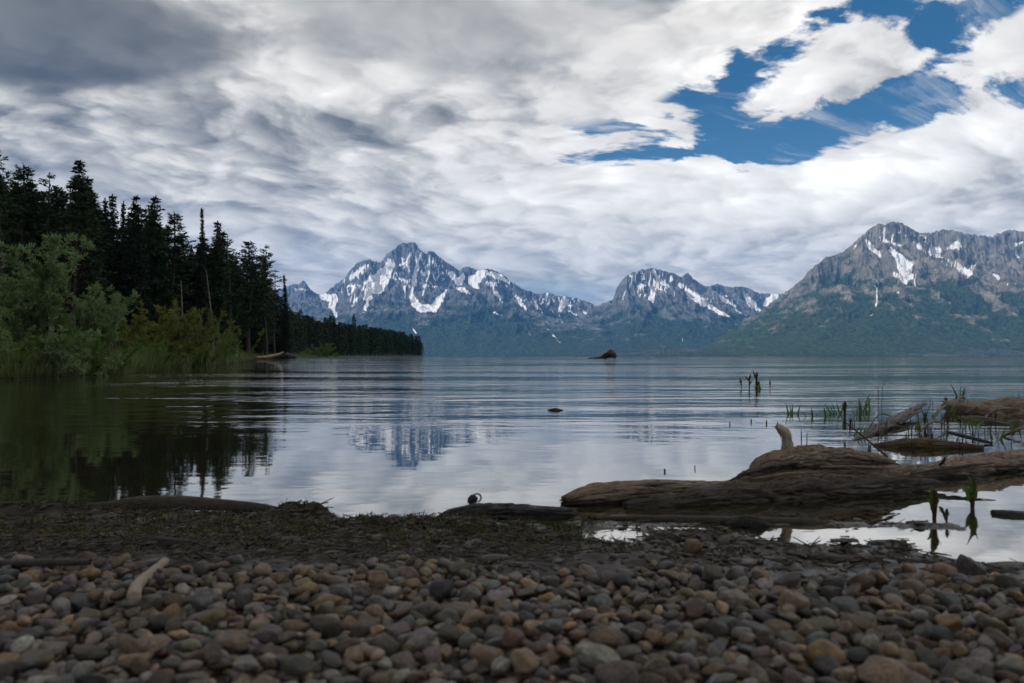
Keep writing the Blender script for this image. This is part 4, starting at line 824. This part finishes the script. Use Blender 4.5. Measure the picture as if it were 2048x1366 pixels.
PL = [('water_sprout', 1482, 780, 20, 'red', 'small red-brown sprout, leftmost of the group standing alone in the lake'), ('water_sprout', 1498, 781, 28, 'red', 'upright red-brown sprout, second from left in the lone group in the lake'),
    ('water_sprout', 1512, 782, 36, 'red', 'tallest red-brown sprout of the lone group in the lake'), ('water_sprout', 1521, 781, 24, 'grass', 'green leafy sprout beside the tallest red-brown one in the lake'), ('water_sprout', 1540, 778, 16, 'red', 'short thin red-brown sprout, rightmost of the lone group in the lake'),
    ('grass_tuft', 1582, 828, 30, 'grass', 'green grass tuft behind the upright log stub, leftmost of the tufts'), ('grass_tuft', 1627, 834, 24, 'grass', 'low green tuft, second from left behind the big log'), ('grass_tuft', 1648, 834, 30, 'grass', 'thick bright tuft, third from left behind the big log'),
    ('grass_tuft', 1678, 828, 34, 'grass', 'tall two-bladed green tuft above the leaning twig'), ('water_sprout', 1689, 834, 32, 'bud', 'dark brown sprout just right of the tall two-bladed tuft'), ('grass_tuft', 1717, 832, 18, 'grass', 'low dark tuft, rightmost of the row behind the big log'),
    ('reed', 1761, 806, 54, 2, 'single thin tall reed standing between the tufts and the far logs'), ('grass_tuft', 1917, 794, 30, 'grass', 'green tuft standing in the lake behind the far right logs'), ('water_sprout', 1893, 818, 22, 'red', 'red-brown sprout at the left tip of the farthest weathered log'),
    ('grass_tuft', 2022, 806, 24, 'grass', 'green tuft on the farthest log at the right edge'), ('reed', 2040, 812, 40, 2, 'thin stalk on the farthest log at the right edge'),
    ('leafy_sprout', 1868, 1040, 62, 'bud', 'thick brown sprout with one green leaf in the pool, left of the pair'), ('leafy_sprout', 1944, 1016, 58, 'bud', 'bulbous sprout with a bright green leaf tip in the pool, right of the pair'), ('leafy_sprout', 1893, 1046, 28, 'bud', 'low stubby brown sprout between the two leafy ones'),
    ('reed', 1862, 808, 16, 2, 'dark snag of stalks at the far tip of the ragged branch'), ('reed', 1694, 897, 26, 2, 'short dark stalk behind the log just left of the leaning twig'), ('reed', 1607, 880, 22, 3, 'small dark weed right of the upright log stub')]
for i, (nm, px, py, h, k, lab) in enumerate(PL): plant(nm, px, py, None, h, k, 100+i, lab, g1)
r6 = np.random.default_rng(17)
for i in range(34):
    px = r6.uniform(1700, 2045); py = r6.uniform(838, 908); plant('reed', px, py, None, r6.uniform(18, 48), int(r6.integers(1, 4)), 200+i, 'thin brown reed stalks in the shallows among the right-hand logs', 'thin reeds among the right-hand logs')
for i in range(16):
    px = r6.uniform(1690, 2045); py = r6.uniform(815, 905); plant('grass_tuft', px, py, None, r6.uniform(16, 34), 'grass', 320+i, 'small green shoots standing in the water among the right-hand logs', 'green shoots among the right-hand logs')
for i, (px, py) in enumerate([(1500, 845), (1535, 848), (1555, 852), (1460, 850), (1390, 938), (1330, 944), (1560, 870)]):
    plant('reed', px, py, None, r6.uniform(5, 10), 2, 260+i, 'tiny dark weed tip breaking the calm water left of the upright log stub', 'tiny weed tips in the calm water')

# ------------------------------------------------------------------ wrack: twigs, leaf scraps and moss between water and pebbles
def wrack():
    r = np.random.default_rng(31); a = Acc(); n = 8500
    px = r.uniform(-150, 2200, n); py = np.where(px < 1150, r.normal(1088, 36, n), r.normal(1098, 32, n)); py = np.clip(py, 1038, 1175)
    d = CH*F/(py-HY); x = (px-CX)/F*d; y = d; z = ground_z(x[None], y[None])[0]
    keep = (z > -.002) & ((px < 1150) | (r.random(n) < .35)); x, y, z = x[keep], y[keep], z[keep]; n = len(x)
    an = r.random(n)*math.pi; L = r.gamma(2.0, .012, n)+.006; w = r.uniform(.0007, .0022, n); tilt = r.normal(.04, .16, n)
    D = np.stack([np.cos(an)*np.cos(tilt), np.sin(an)*np.cos(tilt), np.sin(tilt)], -1); P = np.stack([x, y, z+r.uniform(0, .008, n)], -1) - D*L[:, None]*.5
    A = unit(np.cross(D, [[0, 0, 1.0]])); B = np.cross(A, D); Vs = []
    for q, f in ((0, 1.0), (1, .6)):
        for k in range(4): t = k*math.pi/2; Vs.append(P + D*L[:, None]*q + (A*math.cos(t)+B*math.sin(t))*w[:, None]*f)
    V = np.stack(Vs, 1).reshape(-1, 3); b = np.arange(n)[:, None]*8; Q = np.concatenate([b + np.array([[k, (k+1) % 4, 4+(k+1) % 4, 4+k]]) for k in range(4)])
    m, bs = new_mat('wrack_twigs'); nn = noise(texco('Object'), 40, 3); sock(bs.inputs['Base Color'], ramp(nn, [(0.3, (0.012, 0.009, 0.007)), (0.5, (0.045, 0.035, 0.026)), (0.62, (0.09, 0.072, 0.052)), (0.72, (0.02, 0.016, 0.012))])); bs.inputs['Roughness'].default_value = .8
    tag(mesh_np('wrack', V, Q, m), 'litter of dark twigs and stems washed up between the water and the pebbles', 'debris', kind='stuff')
    n = 15000; px = r.uniform(-150, 1260, n); py = r.normal(1064, 22, n); py = np.clip(py, 1034, 1130); d = CH*F/(py-HY); x = (px-CX)/F*d; z = ground_z(x[None], d[None])[0]
    cl = fbm(x/.10, d/.07, 9, 3); k = (z > .0) & (cl > -.05); P = np.stack([x, d, z], -1)[k]; n = len(P)
    V, Q = blades(P, r.normal(0, .8, (n, 3))+[0, 0, .55], r.uniform(.008, .024, n), r.uniform(.0015, .004, n), r)
    tag(mesh_np('moss', V, Q, leaf_mat('wet_moss', (0.014, 0.016, 0.005), (0.085, 0.090, 0.020), 14, .5, .2)), 'dark green moss and weed matted along the water edge', 'moss', kind='stuff')
    n = 420; px = r.uniform(-100, 1500, n); py = np.clip(r.normal(1085, 22, n), 1040, 1140); d = CH*F/(py-HY); x = (px-CX)/F*d; z = ground_z(x[None], d[None])[0]; k = z > 0
    P = np.stack([x, d, z+.003], -1)[k]; n = len(P)
    V, Q = blades(P, r.normal(0, 1, (n, 3))*[1, 1, .25]+[0, 0, .1], r.uniform(.010, .026, n), r.uniform(.005, .010, n), r)
    tag(mesh_np('fallen_leaves', V, Q, leaf_mat('dead_leaves', (0.03, 0.022, 0.010), (0.16, 0.13, 0.04), 30, .6, .2)), 'scattered dead leaf scraps on the dark debris above the pebbles', 'leaves', kind='stuff')
    # clods of wet earth and bark scraps
    n = 3000; px = r.uniform(-150, 2150, n); py = np.clip(np.where(px < 1150, r.normal(1085, 30, n), r.normal(1100, 30, n)), 1040, 1170); d = CH*F/(py-HY); x = (px-CX)/F*d; z = ground_z(x[None], d[None])[0]
    k = (z > -.004) & (fbm(x/.09, d/.06, 19, 3) > -.1); x, d, z = x[k], d[k], z[k]; n = len(x); Vs, Qs = [], []; sh = [pebble_shape(2, 500+i) for i in range(8)]
    for i in range(n):
        v, f = sh[i % 8]; s_ = r.gamma(1.5, .0022)+.0016; a_ = r.random()*6.28; v = v*[s_*r.uniform(1.2, 2.6), s_, s_*r.uniform(.3, .6)]; c, q = math.cos(a_), math.sin(a_)
        Vs.append(np.stack([v[:, 0]*c-v[:, 1]*q+x[i], v[:, 0]*q+v[:, 1]*c+d[i], v[:, 2]+z[i]], -1)); Qs.append(f+i*len(v))
    m, bs = new_mat('wet_earth'); nn = noise(texco('Object'), 30, 3); sock(bs.inputs['Base Color'], ramp(nn, [(0.32, (0.008, 0.006, 0.005)), (0.5, (0.028, 0.022, 0.016)), (0.66, (0.060, 0.048, 0.036))])); bs.inputs['Roughness'].default_value = .6
    tag(mesh_np('mud_clods', np.concatenate(Vs), np.concatenate(Qs), m, smooth=True), 'clods of wet earth and bark scraps between the pebbles and the water', 'mud', kind='stuff')

# ------------------------------------------------------------------ pebbles: dropped one by one onto a height map so that they rest on one another
def ico(sub):
    import bmesh
    b = bmesh.new(); bmesh.ops.create_icosphere(b, subdivisions=sub, radius=1.0); v = np.array([q.co[:] for q in b.verts]); f = np.array([[w.index for w in q.verts] for q in b.faces]); b.free(); return v, f
def pebble_shape(sub, seed):
    v, f = ico(sub); r = np.random.default_rng(seed); e = r.uniform(.62, .95); w = np.sign(v)*np.abs(v)**e
    w *= (1 + 0.24*fbm3(v*1.1+seed*5.1, seed, 2)+.03*fbm3(v*4+seed, seed+3, 2))[:, None]
    for k in range(7):                       # a few worn facets
        n = unit(r.normal(size=(1, 3)))[0]; h = r.uniform(.50, .90); dd = w@n - h; w -= np.where(dd > 0, dd*.75, 0)[:, None]*n
    w /= np.abs(w).max(0); return w, f
COLS = [('tan', (0.235, 0.165, 0.105), 20), ('brown', (0.135, 0.092, 0.060), 16), ('grey-brown', (0.155, 0.130, 0.108), 22), ('dark grey', (0.070, 0.070, 0.073), 14), ('blue-grey', (0.125, 0.135, 0.136), 12), ('purple-grey', (0.130, 0.100, 0.108), 16), ('pinkish', (0.190, 0.135, 0.115), 9), ('pale grey', (0.225, 0.215, 0.195), 8), ('ochre', (0.255, 0.165, 0.075), 7), ('olive', (0.120, 0.112, 0.080), 9)]
for i_, (n_, c_, w_) in enumerate(COLS): g_ = sum(c_)/3; COLS[i_] = (n_, tuple(g_+(q-g_)*(.8 if n_ not in ('blue-grey', 'purple-grey', 'olive') else .6) for q in c_), w_)
def pebble_mat(name, src):
    m, bs = new_mat(name)
    if src == 'obj': c0 = S.nt.nodes.new('ShaderNodeObjectInfo').outputs['Color']
    else: c0 = attr('tint', 'Color')
    co = texco('Object') if src != 'obj' else vmul(texco('Object'), (.02, .02, .02))
    n = noise(co, 90, 5, .65); n2 = noise(co, 420, 3, .6)
    k = (0.42 + 0.72*smooth(n, 0.3, 0.7) + 0.34*smooth(n2, 0.35, 0.65))
    v = S.nt.nodes.new('ShaderNodeVectorMath'); v.operation = 'SCALE'; sock(v.inputs[0], c0); sock(v.inputs[3], k)
    sock(bs.inputs['Base Color'], v.outputs[0]); sock(bs.inputs['Roughness'], 0.42 + 0.35*n); bs.inputs['Specular IOR Level'].default_value = .35
    sock(bs.inputs['Normal'], bump(n2*.5+n*.5, .0012 if src != 'obj' else .05, .5)); return m
def pebbles():
    r = np.random.default_rng(77); cell = .004; x0, y0 = -1.75, .40; nx, ny = 875, 290
    gx = x0+np.arange(nx)*cell; gy = y0+np.arange(ny)*cell; GX, GY = np.meshgrid(gx, gy); H = ground_z(GX, GY).copy()
    lim = lambda x: np.interp(x, [-1.75, -1.0, -.3, .2, .5, 1.0, 1.75], [1.25, 1.24, 1.23, 1.23, 1.19, 1.18, 1.21])
    shapes_hi = [pebble_shape(4, 300+i) for i in range(18)]; shapes_lo = [pebble_shape(3, 300+i) for i in range(18)]
    wts = np.array([c[2] for c in COLS], float); wts /= wts.sum(); recs = []
    # stones the photo shows plainly: px, py, width px, flatness, colour name, kind of label
    special = [(753, 1178, 46, .95, 'tan', 'round pale tan pebble standing on edge, left of centre where the pebbles begin'), (686, 1186, 46, .75, 'blue-grey', 'pale teal-grey pebble just left of the round tan one'), (1938, 1140, 66, .9, 'purple-grey', 'large upright purple-grey stone beside the bright pool'),
        (888, 1198, 60, .6, 'dark grey', 'flat dark slate pebble right of the round tan one'), (1385, 1098, 40, .8, 'ochre', 'orange-tan stone highest up in the mud right of centre'), (1376, 1149, 26, .9, 'ochre', 'small yellow pebble below the orange-tan stone in the mud'), (1648, 1330, 84, .7, 'ochre', 'large knobbly ochre stone low down on the right'),
        (560, 1150, 44, .6, 'tan', 'flat tan pebble beside the moss right of the pale bent stick'), (1588, 1196, 70, .55, 'tan', 'broad flat orange-tan stone on the right half of the pebble bed'), (1722, 1190, 56, .7, 'brown', 'round brown stone just right of the broad flat orange-tan one')]
    def drop(x, y, a, b, c, yaw, sink=.30):
        R = max(a, b); i0 = max(0, int((x-R-x0)/cell)); i1 = min(nx, int((x+R-x0)/cell)+2); j0 = max(0, int((y-R-y0)/cell)); j1 = min(ny, int((y+R-y0)/cell)+2)
        if i1-i0 < 2 or j1-j0 < 2: return None
        X = GX[j0:j1, i0:i1]-x; Y = GY[j0:j1, i0:i1]-y; cu, su = math.cos(yaw), math.sin(yaw); q = ((X*cu+Y*su)/a)**2 + ((Y*cu-X*su)/b)**2; mk = q < .92
        if mk.sum() < 3: return None
        hh = np.sqrt(np.maximum(0, 1-q))*c; h = H[j0:j1, i0:i1]
        z = (h+hh)[mk]; z = np.percentile(z, 88) - sink*c
        sel = h[mk]; A = np.stack([X[mk], Y[mk], np.ones(mk.sum())], -1); sl = np.linalg.lstsq(A, sel, rcond=None)[0]
        return z, (j0, j1, i0, i1, mk, hh), sl
    def commit(x, y, a, b, c, yaw, z, win, sl, col, sh, lab=None):
        j0, j1, i0, i1, mk, hh = win; h = H[j0:j1, i0:i1]; h[mk] = np.maximum(h[mk], (z+hh)[mk])
        recs.append([x, y, z, a, b, c, yaw, float(np.clip(sl[0], -.7, .7)), float(np.clip(sl[1], -.7, .7)), col, sh, lab])
    N = 14000
    for k in range(N):
        big = k > N*.55
        s = (r.lognormal(math.log(.0098), .30) if big else r.lognormal(math.log(.0076), .35)); s = min(s, .0195)
        a = s*r.uniform(1.0, 1.35); b = s*r.uniform(.66, 1.0); c = s*r.uniform(.38, .80); best = None
        for t in range(5 if big else 2):
            y = y0 + (1.40-y0)*r.random(); x = r.uniform(x0, x0+nx*cell)*min(1, (.35+y*.95)/1.3 if y < 1 else 1)
            over = y - lim(x) + .08*gn(np.array(x/.30), np.array(y/.22), 4) + .05*gn(np.array(x/.09), np.array(y/.09), 6)
            if over > 0 and r.random() > math.exp(-over/.06)*.16: continue
            yaw = r.random()*math.pi; q = drop(x, y, a, b, c, yaw)
            if q and (best is None or q[0]+.075*y < best[0][0]+.075*best[2]): best = (q, x, y, yaw)
        if best:
            q, x, y, yaw = best; commit(x, y, a, b, c, yaw, q[0], q[1], q[2], int(r.choice(len(COLS), p=wts)), int(r.integers(18)))
    names = [c[0] for c in COLS]
    for px, py, w, fl, cn, lab in special:
        z = .05
        for it in range(3):
            d = (CH-z)*F/(py-HY); x = (px-CX)/F*d; a = w/F*d*.5; c = a*fl
            z = float(H[min(ny-1, max(0, int((d-y0)/cell))), min(nx-1, max(0, int((x-x0)/cell)))]) + c*.4
        q = drop(x, d, a, a*.8, c, 0.1, .35)
        if q: commit(x, d, a, a*.8, c, 0.1, q[0], q[1], [0, 0], names.index(cn), int(r.integers(18)), lab)
    global stone_top
    def stone_top(x, y):
        j = int(np.clip((y-y0)/cell, 3, ny-4)); i = int(np.clip((x-x0)/cell, 3, nx-4)); return float(H[j-3:j+4, i-3:i+4].max())
    M_OBJ = pebble_mat('pebble_stone', 'obj'); M_ATT = pebble_mat('gravel_stone', 'attr')
    R = recs; rank = []
    for i, q in enumerate(R):
        x, y, z, a, b, c = q[:6]; px = CX+F*x/y; py = HY+F*(CH-z)/y
        j = min(ny-1, max(0, int((y-y0)/cell))); ii = min(nx-1, max(0, int((x-x0)/cell)))
        vis = (z+c*1.0 >= H[j, ii]-.002) and -10 < px < 2058 and py < 1376
        rank.append((1e9 if q[11] else (a*b/(y*y) if vis else -1)))
    order = np.argsort(-np.array(rank)); ind = set(order[:300].tolist())
    def matrix(q):
        x, y, z, a, b, c, yaw, sx, sy = q[:9]; n = Vector((-sx*.7, -sy*.7, 1)).normalized()
        return Vector((0, 0, 1)).rotation_difference(n).to_matrix() @ Matrix.Rotation(yaw, 3, 'Z')
    hi_objs = []
    for i, (v, f) in enumerate(shapes_hi): hi_objs.append(mesh_np('pebble', v, f, M_OBJ, smooth=True, link=False))
    V, Q, T, nv = [], [], [], 0
    for i, q in enumerate(R):
        x, y, z, a, b, c = q[:6]; col = np.array(COLS[q[9]][1])*(r.uniform(.48, 1.35) if not q[11] else .95)*(1+r.normal(0, .04, 3)); rot = matrix(q)
        wet = np.interp(y, [1.0, 1.40], [1.0, .60]); col = col*wet*np.array([.91, .88, .81])
        if i in ind:
            o = hi_objs[q[10]].copy(); o.name = 'pebble'; C.objects.link(o); o.color = (*col, 1)
            o.matrix_world = Matrix.Translation((x, y, z)) @ rot.to_4x4() @ Matrix.Diagonal((a, b, c, 1)).copy()
            px = CX+F*x/y; py = HY+F*(CH-z)/y; cn = COLS[q[9]][0]
            if q[11]: tag(o, q[11], 'pebble', 'pebbles of the shore')
            else:
                asp = a/b; shp = 'long' if asp > 1.62 else ('rounded' if asp < 1.22 else 'oval'); wpx = a*F/y; sz = 'big' if wpx > 44 else ('small' if wpx < 30 else 'medium')
                col_w = ['at the left edge', 'left of the middle', 'in the middle', 'right of the middle', 'at the right edge'][min(4, max(0, int(px/410)))]
                row = 'along the bottom' if py > 1320 else ('second band from the bottom' if py > 1255 else ('halfway up the pebble bed' if py > 1190 else 'near the debris'))
                tag(o, f'{sz} {shp} {cn} pebble {col_w}, {row}', 'pebble', 'pebbles of the shore')
        else:
            v, f = shapes_lo[q[10]]; w = (v*[a, b, c]) @ np.array(rot).T + [x, y, z]; V.append(w); Q.append(f+nv); nv += len(v); T.append(np.repeat([[*np.clip(col, 0, 1), 1]], len(v), 0))
    o = mesh_np('gravel', np.concatenate(V), np.concatenate(Q), M_ATT, smooth=True); fattr(o, 'tint', np.concatenate(T), 'FLOAT_COLOR')
    tag(o, 'bed of smaller mixed pebbles filling in among the larger stones', 'gravel', kind='stuff')
pebbles()
def on_stones(pix, rad, mat, seed, label):
    ends = []
    for px, py in (pix[0], pix[-1]):
        z = .05
        for _ in range(5): q = gnd(px, py, z); z = .5*z + .5*(stone_top(q.x, q.y) + max(rad)*.3)
        ends.append(z)
    def line(dz):
        out = []
        for i, (px, py) in enumerate(pix): z = ends[0] + (ends[1]-ends[0])*i/(len(pix)-1) + dz; q = gnd(px, py, z); out.append([q.x, q.y, z])
        return out
    pts = line(0); need = max(stone_top(x, y)-z for x, y, z in pts); pts = line(max(0, need*.9))
    o = wood('stick', pts, rad, mat, seed, nring=60, nseg=20, lump=.16, grain=.08); tag(o, label, 'stick')
on_stones([(268, 1196), (274, 1172), (300, 1148), (330, 1122)], [.0085, .0080, .0078, .0068], M_PALE, 73, 'pale bent stick lying on the pebbles at the left')
on_stones([(-40, 1128), (70, 1126), (180, 1124)], [.006, .007, .005], M_LOGWET, 74, 'straight grey stick lying along the pebbles at the left edge')
wrack()
build_haze()
